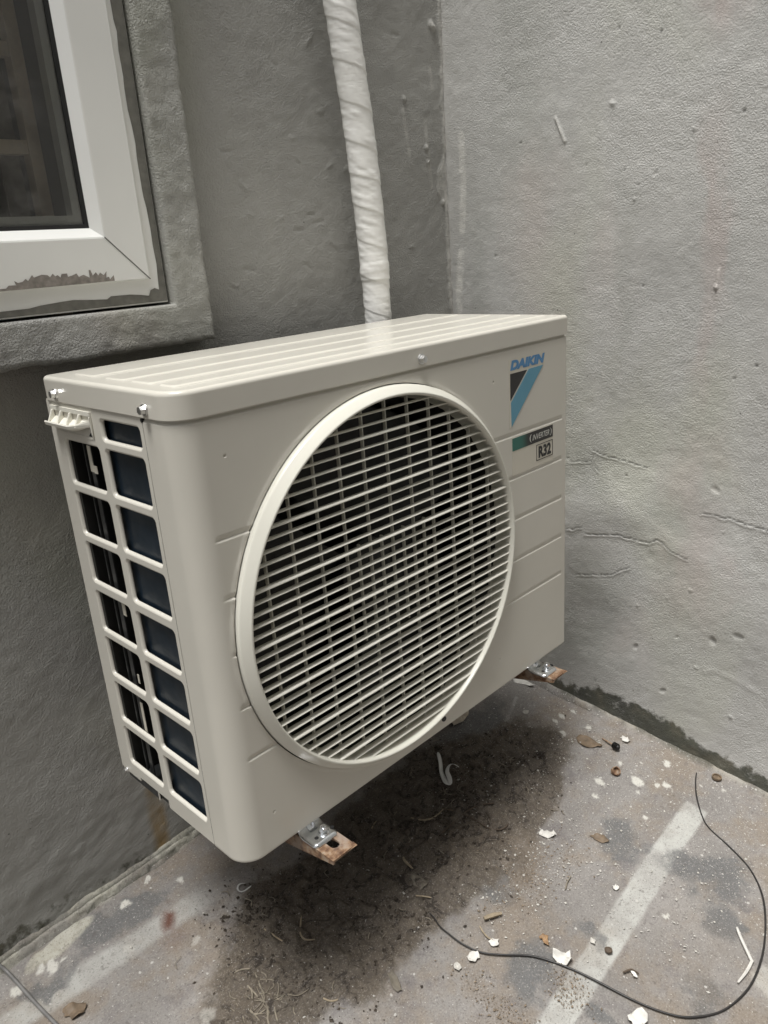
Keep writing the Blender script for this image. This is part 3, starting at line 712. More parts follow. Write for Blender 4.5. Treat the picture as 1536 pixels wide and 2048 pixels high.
def build_room():
    bm = bmesh.new(); fs = []
    x0, x1, z0, z1, y0, y1 = -.75, .25, .56, 1.79, .41, 1.25
    for q in (((x0, y1, z0), (x1, y1, z0), (x1, y1, z1), (x0, y1, z1)), ((x0, y0, z0), (x0, y1, z0), (x0, y1, z1), (x0, y0, z1)), ((x1, y0, z0), (x1, y1, z0), (x1, y1, z1), (x1, y0, z1)),
              ((x0, y0, z0), (x1, y0, z0), (x1, y1, z0), (x0, y1, z0)), ((x0, y0, z1), (x1, y0, z1), (x1, y1, z1), (x0, y1, z1))):
        bm.faces.new([bm.verts.new(v) for v in q])
    bm_obj('room_interior', bm, M['room'], wall)
    t = thing('reflection_screen', 'brown wooden screen added behind the window glass to imitate reflections', 'screen', (.08, .435, .565))  # added strips that stand in for brown reflections in the pane
    bm = bmesh.new(); add_box(bm, (.103, .425, .565), (.1185, .445, 1.6)); bm_obj('stile', bm, M['wood_reflected'], t)
    bm = bmesh.new(); add_box(bm, (-.30, .428, .780), (.1025, .442, .796)); bm_obj('rail', bm, M['wood_reflected'], t)
    bm = bmesh.new(); add_box(bm, (-.30, .428, .888), (.1025, .442, .904)); bm_obj('rail', bm, M['wood_reflected'], t)
    bm = bmesh.new(); add_box(bm, (.072, .446, .565), (.097, .452, 1.6)); bm_obj('panel', bm, M['leaf_grey'], t)
    bm = bmesh.new(); add_box(bm, (-.30, .4525, .565), (.060, .4575, 1.6)); bm_obj('panel', bm, M['panel_reflected'], t)
    # hanging cloth
    ax = np.linspace(-.2, .050, 80); az = np.linspace(.565, .777, 30)
    x, z = np.meshgrid(ax, az, indexing='ij'); y = .447 + .0028 * np.sin(x * 160 + 3 * np.sin(z * 20)) + .002 * (fbm(x, z, 30, 3, 5) - .5)
    o = mesh_np('curtain', np.stack([x, y, z], -1).reshape(-1, 3), grid_faces(80, 30), M['curtain'])
    tag(o, 'blue grey cloth hanging behind the glass at the lower left of the window', 'curtain')
build_room()

# ------------------------------------------------------------------ air conditioner
AW, AD, AH, LH = .660, .269, .5292, .5018
ac = thing('air_conditioner', 'ivory outdoor air conditioner unit with a round fan grille, hung on rusty wall brackets', 'air conditioner', (.33, .13, 0))
FCX, FCZ, FR = .2685, .252, .2395

def build_front():
    # u runs along the wrapped sheet: left return, corner arc, front, right edge arc, right side
    R = .028; R2 = .006
    arcL = R * math.pi / 2; arc2 = R2 * math.pi / 2
    zc = [.3785, .3155, .2525, .1885, .125]
    dz = np.array([-.0044, -.0036, -.0030, -.0024, -.0018, -.0012, -.0006, 0, .0006, .0012, .0018, .0024, .0030, .0036, .0044, .0052, .0060])
    dim = [(.0485, .4605), (.477, .461), (.0485, .044), (.477, .044)]
    zl = [np.linspace(-.004, .496, 200), np.linspace(.4965, .5016, 8)] + [c + dz for c in zc] + [c[1] + np.linspace(-.003, .003, 11) for c in dim]
    az = np.unique(np.round(np.concatenate(zl), 5)); az = az[np.concatenate([[True], np.diff(az) > .00025])]
    xs = np.concatenate([np.linspace(R, AW - R2, 270)] + [c[0] + np.linspace(-.003, .003, 11) for c in dim] + [np.array([.026, .646, .509, .504]) [:, None].repeat(7, 1).ravel() + np.tile(np.linspace(-.004, .004, 7), 4)])
    xs = np.unique(np.round(xs[(xs >= R) & (xs <= AW - R2)], 5)); xs = xs[np.concatenate([[True], np.diff(xs) > .0003])]
    us = []
    for y in np.linspace(.0585, R, 6)[:-1]: us.append((0., y, -1., 0.))
    for k in range(16):
        t = math.pi / 2 * k / 16; us.append((R - R * math.cos(t), R - R * math.sin(t), -math.cos(t), -math.sin(t)))
    for x in xs: us.append((x, 0., 0., -1.))
    for k in range(1, 7):
        t = math.pi / 2 * k / 6; us.append((AW - R2 + R2 * math.sin(t), R2 - R2 * math.cos(t), math.sin(t), -math.cos(t)))
    for y in np.linspace(R2, AD, 8)[1:]: us.append((AW, y, 1., 0.))
    U = np.array(us); nu, nz = len(U), len(az)
    x = np.repeat(U[:, 0:1], nz, 1); y = np.repeat(U[:, 1:2], nz, 1); nx = np.repeat(U[:, 2:3], nz, 1); ny = np.repeat(U[:, 3:4], nz, 1)
    z = np.repeat(az[None, :], nu, 0)
    front = (ny < -.999)
    dep = np.zeros_like(x)
    r = np.hypot(x - FCX, z - FCZ)
    for c in zc:
        # grooves left and right of the fan
        prof = np.where(z > c, 1 - np.clip((z - c) / .0058, 0, 1), 1 - np.clip((c - z) / .0015, 0, 1))
        endr = (1 - sstep(.6425, .6465, x)) * sstep(0, .003, x - .40)
        endl = sstep(.0255, .029, x) * (1 - sstep(.07, .12, x))
        dep += front * .0017 * prof * np.maximum(endr * (1 if c > .13 else sstep(.488, .505, x)), endl)
    for cx, cz in dim: dep += front * .0012 * (1 - sstep(.0006, .0021, np.hypot(x - cx, z - cz)))
    # the sheet steps in under the lid and is pressed outwards round the fan opening
    dep += .0025 * sstep(.4965, .5005, z)
    dep -= front * .0014 * (1 - sstep(FR + .0015, FR + .005, r))
    x = x - nx * dep; y = y - ny * dep
    rc = np.hypot(x - FCX, z - FCZ)
    fm = front[:-1, :-1] & front[1:, :-1]
    xm = (x[:-1, :-1] + x[1:, 1:]) / 2; zm = (z[:-1, :-1] + z[1:, 1:]) / 2
    inside = fm & (np.hypot(xm - FCX, zm - FCZ) < FR)
    keep = ~inside
    # pull the vertices of the hole's edge onto the circle
    touch_in = np.zeros((nu, nz), bool); touch_out = np.zeros((nu, nz), bool)
    for a in (0, 1):
        for b in (0, 1):
            touch_in[a:nu - 1 + a, b:nz - 1 + b] |= inside; touch_out[a:nu - 1 + a, b:nz - 1 + b] |= keep
    ed = touch_in & touch_out
    s = np.where(ed, FR / np.maximum(rc, 1e-6), 1)
    x = np.where(ed, FCX + (x - FCX) * s, x); z = np.where(ed, FCZ + (z - FCZ) * s, z)
    y = np.where(ed, y + .0006, y)
    P = np.stack([x, y, z], -1).reshape(-1, 3)
    F = grid_faces(nu, nz, keep)
    # folded-in bottom flange
    b0 = np.arange(nu) * nz; k0 = len(P)
    ny1 = U[:, 3]; nx1 = U[:, 2]
    r1 = np.stack([U[:, 0] - nx1 * .0012, U[:, 1] - ny1 * .0012, np.full(nu, -.0052)], -1)
    r2 = np.stack([U[:, 0] - nx1 * .016, U[:, 1] - ny1 * .016, np.full(nu, -.0050)], -1)
    P = np.concatenate([P, r1, r2]); a = np.arange(nu - 1)
    F2 = np.concatenate([np.stack([b0[:-1], k0 + a, k0 + a + 1, b0[1:]], -1), np.stack([k0 + a, k0 + nu + a, k0 + nu + a + 1, k0 + a + 1], -1)])
    F = np.concatenate([F, F2])
    o = mesh_np('front_panel', P, F, M['ac'], ac)
    return o
front = build_front()

def text_mesh(s, width, height, shear=0., bold=0.):
    cu = bpy.data.curves.new('lettering', 'FONT'); cu.body = s; cu.size = 1; cu.shear = shear; cu.offset = bold; cu.resolution_u = 4
    o = bpy.data.objects.new('lettering', cu); C.objects.link(o)
    dg = bpy.context.evaluated_depsgraph_get(); dg.update()
    me = bpy.data.meshes.new_from_object(o.evaluated_get(dg)); bpy.data.objects.remove(o)
    n = len(me.vertices); co = np.empty(n * 3, np.float32); me.vertices.foreach_get('co', co); co = co.reshape(-1, 3)
    lo = co.min(0); hi = co.max(0)
    return me, co, lo, hi
def put_text(name, s, x0, x1, z0, z1, y, mat, parent, shear=0., bold=0.):
    me, co, lo, hi = text_mesh(s, 1, 1, shear, bold)
    q = np.stack([x0 + (co[:, 0] - lo[0]) / (hi[0] - lo[0]) * (x1 - x0), np.full(len(co), y), z0 + (co[:, 1] - lo[1]) / (hi[1] - lo[1]) * (z1 - z0)], -1)
    me.vertices.foreach_set('co', q.astype(np.float32).ravel()); me.name = name; me.update()
    return link(name, me, mat, parent)
def plate(name, pts, y, mat, parent):
    bm = bmesh.new(); add_prism(bm, [(x, y, z) for x, z in pts], (0, .0002, 0)); return bm_obj(name, bm, mat, parent)
plate('sticker_film', [(.5115, .391), (.5115, .485), (.6005, .485), (.5995, .468), (.5965, .466), (.5165, .3905)], -.0003, M['badge_film'], front)
put_text('brand_lettering', 'DAIKIN', .5145, .5985, .4697, .4832, -.0006, M['blue_text'], front, .22, .065)
plate('emblem_triangle', [(.5144, .4655), (.5142, .4287), (.5545, .4655)], -.0006, M['ink'], front)
plate('emblem_stripe', [(.5585, .4660), (.5945, .4665), (.5160, .3915), (.5153, .4258)], -.0006, M['blue'], front)
plate('badge_backing', [(.5165, .3205), (.5165, .3752), (.6200, .3752), (.6200, .3205)], -.0003, M['badge_film'], front)
plate('badge_panel', [(.5170, .3565), (.5170, .3746), (.6195, .3746), (.6195, .3565)], -.0006, M['badge'], front)
put_text('badge_lettering', 'INVERTER', .5655, .6095, .3614, .3696, -.0010, M['badge_white'], front, .3, .012)
def arc_mark(xc, sgn):
    pts = []
    for k in range(13):
        t = math.radians(-70 + 140 * k / 12); pts.append((xc + sgn * .0065 * math.cos(t), .3655 + .0062 * math.sin(t)))
    for k in range(13):
        t = math.radians(70 - 140 * k / 12); pts.append((xc + sgn * (.0065 * math.cos(t) - .0018 * math.cos(t) ** 2), .3655 + .0062 * math.sin(t) * .93))
    return pts
plate('badge_arc', arc_mark(.5655, -1), -.0010, M['badge_white'], front)
plate('badge_arc', arc_mark(.6095, 1), -.0010, M['badge_white'], front)
bm = bmesh.new()
frame_ring(bm, (.5762, .6192, .3285, .3525), [(0, -.0004), (0, -.0007), (.0009, -.0007), (.0009, -.0004)]); bm_obj('badge_border', bm, M['ink'], front)
put_text('refrigerant_lettering', 'R32', .5815, .6145, .3315, .3495, -.0008, M['ink'], front, 0, .045)

def hex_screw(name, p, nrm, parent, s=1.):
    p = Vector(p); d = Vector(nrm); bm = bmesh.new()
    add_cyl(bm, p, p + d * .0012 * s, .0046 * s, .0044 * s, 20)
    add_cyl(bm, p + d * .0012 * s, p + d * .0048 * s, .0034 * s, .0032 * s, 6)
    add_cyl(bm, p + d * .0049 * s, p + d * .0050 * s, .0014 * s, .0014 * s, 4)
    return bm_obj(name, bm, M['screw'], parent)
bm = bmesh.new(); add_cyl(bm, (.3445, .0005, .0105), (.3445, -.0016, .0105), .0045, .0035, 16); bm_obj('screw', bm, M['fan'], front)

# fan grille
def build_grille():
    root_prof = [(FR - .0012, .004), (FR - .0012, -.0060), (FR - .0016, -.0072), (FR - .0028, -.0084), (FR - .0092, -.0158), (FR - .0102, -.0165), (FR - .0114, -.0166), (FR - .0124, -.0160), (FR - .0130, -.0145), (FR - .0158, .006), (FR - .018, .012)]
    n = 160; loops = []
    for r, y in root_prof:
        loops.append([(FCX + r * math.cos(2 * math.pi * k / n), y, FCZ + r * math.sin(2 * math.pi * k / n)) for k in range(n)])
    bm = bmesh.new(); bm_loops(bm, loops)
    g = bm_obj('fan_grille', bm, M['ac_grille'], ac, smooth=True, angle=.7)
    bm = bmesh.new(); Ri = FR - .0135
    for i in range(-18, 19):
        z0 = FCZ + .0126 * i
        if abs(z0 - FCZ) > Ri - .004: continue
        thick = (i % 5 == 0)
        h = .0012 if thick else .00072
        yf = -.0118 if thick else -.0105
        yb = -.0022
        def half(zz): return math.sqrt(max(Ri ** 2 - (zz - FCZ) ** 2, 1e-6)) + .001
        prof = [(yf + h * .5, -h), (yf + .0001, -h * .7), (yf, -h * .3), (yf + h * .5, h * .35), (yf + h * 1.4, h), (yb, .0002), (yb, -.0010)]
        L = [[(FCX + s * half(z0), y, z0 + dz) for y, dz in prof] for s in (-1, 1)]
        bm_loops(bm, L, cap0=True, cap1=True)
    sl = bm_obj('slats', bm, M['ac_grille'], g, smooth=True, angle=.9)
    bm = bmesh.new()
    for k in range(-6, 7):
        x0 = FCX + .0025 + .0381 * k
        if abs(x0 - FCX) > Ri - .01: continue
        hh = math.sqrt(Ri ** 2 - (x0 - FCX) ** 2)
        add_box(bm, (x0 - .00085, .0008, FCZ - hh), (x0 + .00085, .0050, FCZ + hh))
        if k in (-2, -1, 0, 1) :
            add_box(bm, (x0 + .01905 - .00085, .0009, FCZ - .0625), (x0 + .01905 + .00085, .0049, FCZ + .0625))
    bm_obj('ribs', bm, M['ac_grille'], g)
build_grille()

def build_inside():
    # bell mouth, motor and blades behind the grille
    bm = bmesh.new(); n = 96
    loops = []
    for r, y in [(FR - .017, .010), (FR - .022, .020), (FR - .026, .04), (FR - .026, .10)]:
        loops.append([(FCX + r * math.cos(2 * math.pi * k / n), y, FCZ + r * math.sin(2 * math.pi * k / n)) for k in range(n)])
    bm_loops(bm, loops); bm_obj('fan_shroud', bm, M['inner'], ac, smooth=True, angle=.8)
    bm = bmesh.new()
    add_cyl(bm, (FCX, .05, FCZ), (FCX, .11, FCZ), .042, .05, 40); add_cyl(bm, (FCX, .044, FCZ), (FCX, .05, FCZ), .012, .042, 40)
    fan = bm_obj('fan', bm, M['fan'], ac, smooth=True, angle=.6)
    for b in range(3):
        P = []; nu, nv = 14, 18
        for i in range(nu):
            r = .045 + (.205 - .045) * i / (nu - 1)
            for j in range(nv):
                a = math.radians(120 * b + 20 + (95 + 12 * i / nu) * j / (nv - 1)); yy = .052 + .055 * j / (nv - 1)
                P.append((FCX + r * math.cos(a), yy, FCZ + r * math.sin(a)))
        mesh_np('fan_blade', P, grid_faces(nu, nv), M['fan'], fan)
    bm = bmesh.new()
    add_box(bm, (.004, .240, .005), (.655, .266, .5005)); bm_obj('rear_coil', bm, M['inner'], ac)
    # side coil behind the right column of openings: fins as folded sheet
    az = np.linspace(.008, .497, 160); ay = np.linspace(.046, .170, 130)
    y, z = np.meshgrid(ay, az, indexing='ij')
    x = .0085 + .0000 * np.sin(y / .0017) + .004 * (y - .1) / .05 * 0 + .0008 * (fbm(y, z, 30, 3, 7) - .5)
    mesh_np('side_coil', np.stack([x, y, z], -1).reshape(-1, 3), grid_faces(130, 160), M['coil'], ac)
    bm = bmesh.new()
    add_box(bm, (.0075, .1705, .008), (.075, .1735, .497))                # coil end plate
    add_box(bm, (.0105, .2060, .012), (.0120, .2150, .497)); add_box(bm, (.0105, .2235, .012), (.0120, .2265, .497)); add_box(bm, (.05, .206, .02), (.058, .2395, .497))
    bm_obj('inner_channel', bm, M['pan'], ac)
    for k in range(8):
        bm = bmesh.new(); zz = .06 + .055 * k
        P = [(.022 + .004 * math.cos(t), .1760 + .006 * (1 - abs(t) / 2), zz + .011 * t / 1.6) for t in np.linspace(-1.6, 1.6, 9)]
        bm_loops(bm, tube(P, .0028, 6, sub=2), cap0=True, cap1=True); bm_obj('coil_bend', bm, M['screw'], ac, smooth=True)
    for y0_, y1_, z0_, z1_ in [(.178, .184, .083, .130), (.1735, .181, .250, .274), (.172, .176, .160, .172), (.184, .192, .425, .455), (.176, .184, .424, .433)]:
        lo, hi = (.0062, y0_ + .015, z0_), (.0068, y1_ + .015, z1_)
        bm = bmesh.new(); add_box(bm, lo, hi); bm_obj('mounting_clip', bm, M['hose'], ac)
    bm = bmesh.new(); add_box(bm, (.004, .018, -.0040), (.640, .262, .004)); add_box(bm, (.0016, .1834, -.0050), (.004, .262, .006)); bm_obj('base_pan', bm, M['pan'], ac)
build_inside()

# left side panel with two columns of openings
def build_side():
    bm = bmesh.new(); seg = 6
    def tile(y0, y1, z0, z1, h, smooth_r=.007):
        hy0, hy1, hz0, hz1 = h
        L0 = rrect(hy0, hy1, hz0, hz1, smooth_r, seg)
        T = []
        for c in range(4):
            cy = (y0, y1, y1, y0)[c]; cz = (z0, z0, z1, z1)[c]
            for k in range(seg + 1):
                p = L0[c * (seg + 1) + k]
                first = 'y' if c in (0, 2) else 'z'
                if k == seg // 2: T.append((cy, cz))
                elif (k < seg // 2) == (first == 'y'): T.append((cy, p[1]))
                else: T.append((p[0], cz))
        loops = [[(0., y, z) for y, z in T], [(0., y, z) for y, z in L0]]
        V, fs = bm_loops(bm, loops)
        ring = []
        for ins, x in ((0., 0.), (.0011, .0004), (.0021, .0014), (.0027, .0030), (.0028, .0042), (.0018, .0050)):
            L = rrect(hy0 + ins, hy1 - ins, hz0 + ins, hz1 - ins, max(smooth_r - ins, .001), seg)
            ring.append([(x, y, z) for y, z in L])
        V2, f2 = bm_loops(bm, ring)
        for f in f2: f.smooth = True
    Y0, YM, Y1 = .0592, .1570, .2745
    tops = [.4905, .4582, .3964, .3338, .2702, .2072, .1438, .0775]; bots = [.4692, .4083, .3452, .2842, .2190, .1562, .0905, .0250]
    zb = [.5008] + [(bots[k] + tops[k + 1]) / 2 for k in range(7)] + [-.0028]
    e = .0027
    for k in range(8):
        tile(Y0, YM, zb[k + 1], zb[k], (.0685 - e, .1485 + e, bots[k] - e, tops[k] + e))
        if k: tile(YM, Y1, zb[k + 1] if k < 7 else .0085, zb[k], (.1645 - e, .2460 + e, bots[k] - e, tops[k] + e))
    V = [bm.verts.new((0, y, z)) for y, z in ((YM, zb[1]), (Y1, zb[1]), (Y1, zb[0]), (YM, zb[0]))]; bm.faces.new(V)
    # folded top edge that tucks under the lid, rear edge, bottom tab
    add_box(bm, (.0, Y0, .5008), (.0022, Y1, .5030)); add_box(bm, (.0002, Y1, .0045), (.006, Y1 + .0015, .5008))
    add_prism(bm, [(0, .2265, .0085), (0, .2745, .0085), (0, .2705, .0030), (0, .2265, .0030)], (.0015, 0, 0))
    add_box(bm, (.0002, .1815, -.0045), (.0016, .1832, .0085))
    o = bm_obj('side_panel', bm, M['ac'], ac)
    hex_screw('screw', (-.0002, .2630, .0040), (-1, 0, 0), o, .85)
    # seam shadow gap to the front panel
    bm = bmesh.new(); add_box(bm, (.0020, .0575, -.002), (.0026, .0605, .5005)); bm_obj('seam_backing', bm, M['black_gap'], o)
    bm = bmesh.new(); add_cyl(bm, (-.0004, .0592, .4990), (.001, .0592, .4990), .0022, .0022, 14); bm_obj('drain_notch', bm, M['black_gap'], o)
    return o
side = build_side()

def build_handle():
    h = thing('handle_dummy', 'x', 'x'); bpy.data.objects.remove(h)
    bm = bmesh.new()
    add_box(bm, (-.0022, .1665, .4925), (.0, .2635, .4972))                                   # top strip
    # sloping shelf with an upturned lip
    prof = [(0., .4855), (-.0085, .4795), (-.0112, .4815), (-.0122, .4800), (-.0112, .4765), (-.0065, .4742), (0., .4800)]
    yl = [(.262, 1.), (.205, 1.), (.190, .80), (.1675, .12)]
    L = [[(x * s, y, z + (1 - s) * .0085) for x, z in prof] for y, s in yl]
    bm_loops(bm, L, cap0=True, cap1=True)
    for y in (.2575, .2350, .2125, .1905):
        w = .0011
        add_prism(bm, [(-.0008, y - w, .4935), (-.0035, y - w, .4925), (-.0098, y - w - .001, .4800), (-.001, y - w, .4830)], (0, 2 * w, 0))
    add_prism(bm, [(-.0001, .1665, .4925), (-.0030, .1665, .4915), (-.0018, .1672, .4730), (-.0001, .1690, .4655)], (0, .0022, 0))
    o = bm_obj('handle', bm, M['ac_handle'], ac)
    # recessed pocket under the handle
    bm = bmesh.new(); add_prism(bm, [(-.0006, .2560, .4665), (-.0006, .1725, .4665), (-.0006, .1715, .4690), (-.0006, .2590, .4690)], (.0004, 0, 0)); bm_obj('pocket_slot', bm, M['ac'], o)
    bm = bmesh.new(); add_prism(bm, [(-.0008, .1725, .4700), (-.0008, .1790, .4700), (-.0008, .1745, .4740)], (.0004, 0, 0)); bm_obj('pocket_hole', bm, M['black_gap'], o)
build_handle()

def build_lid():
    x0, x1, y0, y1 = -.0018, AW + .0012, -.0018, AD + .007
    rad = (.0285, .008, .008, .012); r = .0046
    def loop(ins, z, seg=8): return [(a, b, z) for a, b in rrect(x0 + ins, x1 - ins, y0 + ins, y1 - ins, tuple(max(q - ins, .0012) for q in rad), seg)]
    L = [loop(.004, LH + .001), loop(.0012, LH), loop(.0004, LH + .0002), loop(0, LH + .0008), loop(0, LH + .0012), loop(0, LH + .0025), loop(0, AH - r - .0015), loop(0, AH - r - .0003), loop(0, AH - r)]
    for k in range(1, 7):
        t = math.pi / 2 * k / 6; L.append(loop(r - r * math.cos(t), AH - r + r * math.sin(t)))
    bm = bmesh.new(); V, fs = bm_loops(bm, L)
    for f in fs: f.smooth = True
    bm.faces.new(V[-1])
    # pressed pads on the top
    for a, b in ((.190, .2395), (.125, .1665), (.0700, .1115), (.0275, .0560)):
        P = []
        for ins, h in ((-.0006, .0001), (.0002, .0008), (.0009, .0012), (.0018, .0014), (.0036, .0015)):
            P.append([(x, y, AH + h) for x, y in rrect(.0205 + ins, .6455 - ins, a + ins, b - ins, max(.006 - ins, .001), 5)])
        Vp, fp = bm_loops(bm, P)
        for f in fp: f.smooth = True
        bm.faces.new(Vp[-1])
    o = bm_obj('lid', bm, M['ac'], ac)
    hex_screw('screw', (-.0018, .2412, .5113), (-1, 0, 0), o, 1.3)
    hex_screw('screw', (-.0018, .0461, .5108), (-1, 0, 0), o, 1.3)
    hex_screw('screw', (.3346, -.0018, .5118), (0, -1, 0), o, 1.4)
build_lid()

def build_foot(dx):
    # zinc foot plate: pressed plate with rounded corners and a bend up to the base
    cx = .1000 + dx
    nx_, ny_ = 46, 60
    P = []; t = np.linspace(0, 1, ny_)
    for i in range(nx_):
        u = i / (nx_ - 1) * 2 - 1
        for v in t:
            y = -.0255 + v * .0400
            hw = .0185
            k = max(0, (.0075 - (y + .0255)) / .0075); hw *= 1 - .28 * k ** 2.2          # rounded outer corners
            if y > .0: hw *= 1 - .10 * min(1, y / .012)
            x = cx + u * hw
            z = -.0150 + .0115 * max(0, (y - .0005) / .013) ** 2                    # curves up to the pan
            rim = max(abs(u) ** 10, max(0, 1 - (y + .0255) / .005) ** 2)
            z -= .0040 * rim
            g = max(0, 1 - abs(u) / .34)
            if y > -.002: z -= .0040 * min(1, (y + .002) / .006) * min(1, g * 2.2)
            P.append((x, y, z))
    o = mesh_np('mounting_foot', P, grid_faces(nx_, ny_), M['zinc'], ac)
    m = o.modifiers.new('thickness', 'SOLIDIFY'); m.thickness = .0022; m.offset = -1
    bm = bmesh.new()
    for hx, hy in ((.0923, -.0140), (.1165, -.0140)):
        add_cyl(bm, (hx + dx, hy, -.0172), (hx + dx, hy, -.01478), .0026, .0026, 18)
    bm_obj('bolt_hole', bm, M['black_gap'], o)
    bm = bmesh.new()
    p = (.1048 + dx, -.0128)
    add_cyl(bm, (*p, -.0150), (*p, -.0138), .0080, .0078, 28); add_cyl(bm, (*p, -.0138), (*p, -.0120), .0068, .0058, 28)
    add_cyl(bm, (*p, -.0120), (*p, -.0075), .0047, .0045, 6); add_cyl(bm, (*p, -.0075), (*p, -.0058), .0028, .0022, 14)
    bm_obj('bolt', bm, M['zinc'], o, smooth=True, angle=.5)
build_foot(0.); build_foot(.4790)

# ------------------------------------------------------------------ wall brackets
def build_bracket(dx, label, slot=True, tip=-.0530):
    t = thing('wall_bracket', label, 'bracket', (.1 + dx, .37, -.1), 'rusty brackets carrying the unit')
    x0, x1, y0, y1, zt, th = .0832 + dx, .1185 + dx, tip, .352, -.0195, .0028
    bm = bmesh.new()
    # top plate with an open slot near the tip
    if slot: sl = rrect(.0962 + dx, .1085 + dx, -.0400, .02, .0061, 8)
    else: sl = rrect(.0962 + dx, .1085 + dx, -.0195, .03, .0061, 8)
    n = len(sl); seg = 8; T = []
    for c in range(4):
        cx = (x0, x1, x1, x0)[c]; cy = (y0, y0, y1, y1)[c]
        for k in range(seg + 1):
            p = sl[c * (seg + 1) + k]
            if k == seg // 2: T.append((cx, cy))
            elif (k < seg // 2) == (c in (0, 2)): T.append((cx, p[1]))
            else: T.append((p[0], cy))
    top = [(x, y, zt) for x, y in T]; bot = [(x, y, zt - th) for x, y in T]
    bm_loops(bm, [[(x, y, zt - th) for x, y in sl], [(x, y, zt) for x, y in sl], top, bot, [(x, y, zt - th) for x, y in sl]])
    arm = bm_obj('arm', bm, M['rust'], t)
    bm = bmesh.new()
    add_prism(bm, [(x0 + .0001, y0 + .0005, zt - th + .0004), (x0 + .0001, y1, zt - th + .0004), (x0 + .0001, y1, -.058), (x0 + .0001, .05, -.0480), (x0 + .0001, y0 + .0005, -.0255)], (.0025, 0, 0))
    bm_obj('flange', bm, M['rust'], t)
    bm = bmesh.new()
    add_prism(bm, [(x1 - .0001, y0 + .004, zt - th + .0004), (x1 - .0001, y1, zt - th + .0004), (x1 - .0001, y1, -.058), (x1 - .0001, .05, -.0480), (x1 - .0001, -.020, -.0335), (x1 - .0001, y0 + .012, -.0300)], (-.0025, 0, 0))
    bm_obj('flange', bm, M['rust'], t)
    # folded tab at the tip
    bm = bmesh.new(); add_prism(bm, [(x1 - .011, y0 + .0004, zt - th + .0004), (x1, y0 - .0028, zt + .0002), (x1 + .0014, y0 + .004, zt - .001), (x1 - .004, y0 + .006, -.0300)], (.0005, .0022, 0)); bm_obj('tab', bm, M['rust'], t)
    bm = bmesh.new(); add_box(bm, (x0 - .004, .3525, -.060), (x1 + .004, .3560, .10)); bm_obj('wall_plate', bm, M['rust'], t)
build_bracket(0., 'rusty bracket with an open slot at its tip, near the left end of the unit')
build_bracket(.4825, 'rusty bracket at the far right end of the unit, close to the cracked wall', False, -.0375)

# ------------------------------------------------------------------ wrapped pipe
def build_pipe():
    n, m = 72, 900
    z = np.linspace(1.35, .02, m)
    cx = np.interp(z, [.0, 0.5257, 0.6370, 0.8215, 0.9855, 1.35], [0.5889, 0.5919, 0.5918, 0.5788, 0.5572, 0.5022]); cx = np.convolve(np.pad(cx, 40, mode='edge'), np.ones(81) / 81, 'valid')
    cy = np.full(m, .3220)
    R0 = .0241
    a = np.linspace(0, 2 * np.pi, n, endpoint=False)
    A, Z = np.meshgrid(a, z); 
    pitch = .052
    ph = (Z / pitch + A / (2 * np.pi) + .35 * (fbm(Z, Z * 0, 9, 2, 3) - .5)) % 1.0
    r = R0 + .0010 * (1 - ph)
    # crosswise puckers of the stretched tape
    s = Z + A * pitch / (2 * np.pi)
    r += .0011 * (fbm(A * 1.6, s, 1., 1, 5) * 0 + vnoise(s * 150, A * 1.3, 7) - .5) * sstep(.25, .6, fbm(A * .8, s * 14, 1., 2, 9))
    r += .0006 * (vnoise(s * 110 + A * 1.2, A * .9, 12) - .5)
    r += .0010 * (fbm(A * .7, Z * 6, 1., 2, 15) - .5)
    # a second taped joint low down
    r += .0009 * (1 - sstep(.004, .011, np.abs(Z - .607 + .004 * np.sin(A)))) - .0015 * (Z < .59)
    X = cx[:, None] + r * np.cos(A) * 1.0; Y = cy[:, None] + r * np.sin(A) * .94
    P = np.stack([X, Y, Z], -1).reshape(-1, 3)
    i = np.arange(m - 1)[:, None]; j = np.arange(n)[None, :]
    F = np.stack([i * n + j + 0 * i, i * n + (j + 1) % n, (i + 1) * n + (j + 1) % n, (i + 1) * n + j], -1).reshape(-1, 4)
    o = mesh_np('wrapped_pipe', P, F, M['vinyl'])
    tag(o, 'refrigerant pipe bundle wrapped in white vinyl tape, running down the wall behind the unit', 'pipe')
build_pipe()

# corrugated drain hose under the unit
def build_hose():
    t = thing('drain_hose', 'ivory corrugated drain hose lying on the floor under the unit', 'hose', (.55, .235, -.23))
    bm = bmesh.new(); L = []
    pts = [(.33, .262), (.42, .251), (.50, .2445), (.58, .2345), (.628, .2285)]
    m = 420
    for k in range(m):
        u = k / (m - 1) * (len(pts) - 1); i = min(int(u), len(pts) - 2); f = u - i
        x = pts[i][0] * (1 - f) + pts[i + 1][0] * f; y = pts[i][1] * (1 - f) + pts[i + 1][1] * f
        r = .0105 + .0011 * math.sin(k * 2 * math.pi / 7)
        c = Vector((x, y, fz(x, y) + .0135))
        L.append([c + Vector((.12 * math.cos(q) * r, math.cos(q) * r, math.sin(q) * r)) for q in np.linspace(0, 2 * math.pi, 16, endpoint=False)])
    bm_loops(bm, L, cap0=True, cap1=True); bm_obj('corrugated_tube', bm, M['hose'], t, smooth=True)
    bm = bmesh.new()
    L = [[(.612, .214, fz(.612, .214) + .004), (.612, .238, fz(.6, .24) + .026)], [(.635, .209, fz(.635, .209) + .003), (.634, .235, fz(.63, .235) + .025)], [(.655, .213, fz(.655, .213) + .004), (.652, .232, fz(.65, .232) + .019)], [(.668, .222, fz(.668, .222) + .003), (.660, .232, fz(.66, .232) + .012)]]
    bm_loops(bm, L, closed=False); o = bm_obj('torn_tape', bm, M['tape_torn'], t); o.modifiers.new('t', 'SOLIDIFY').thickness = .0012
build_hose()

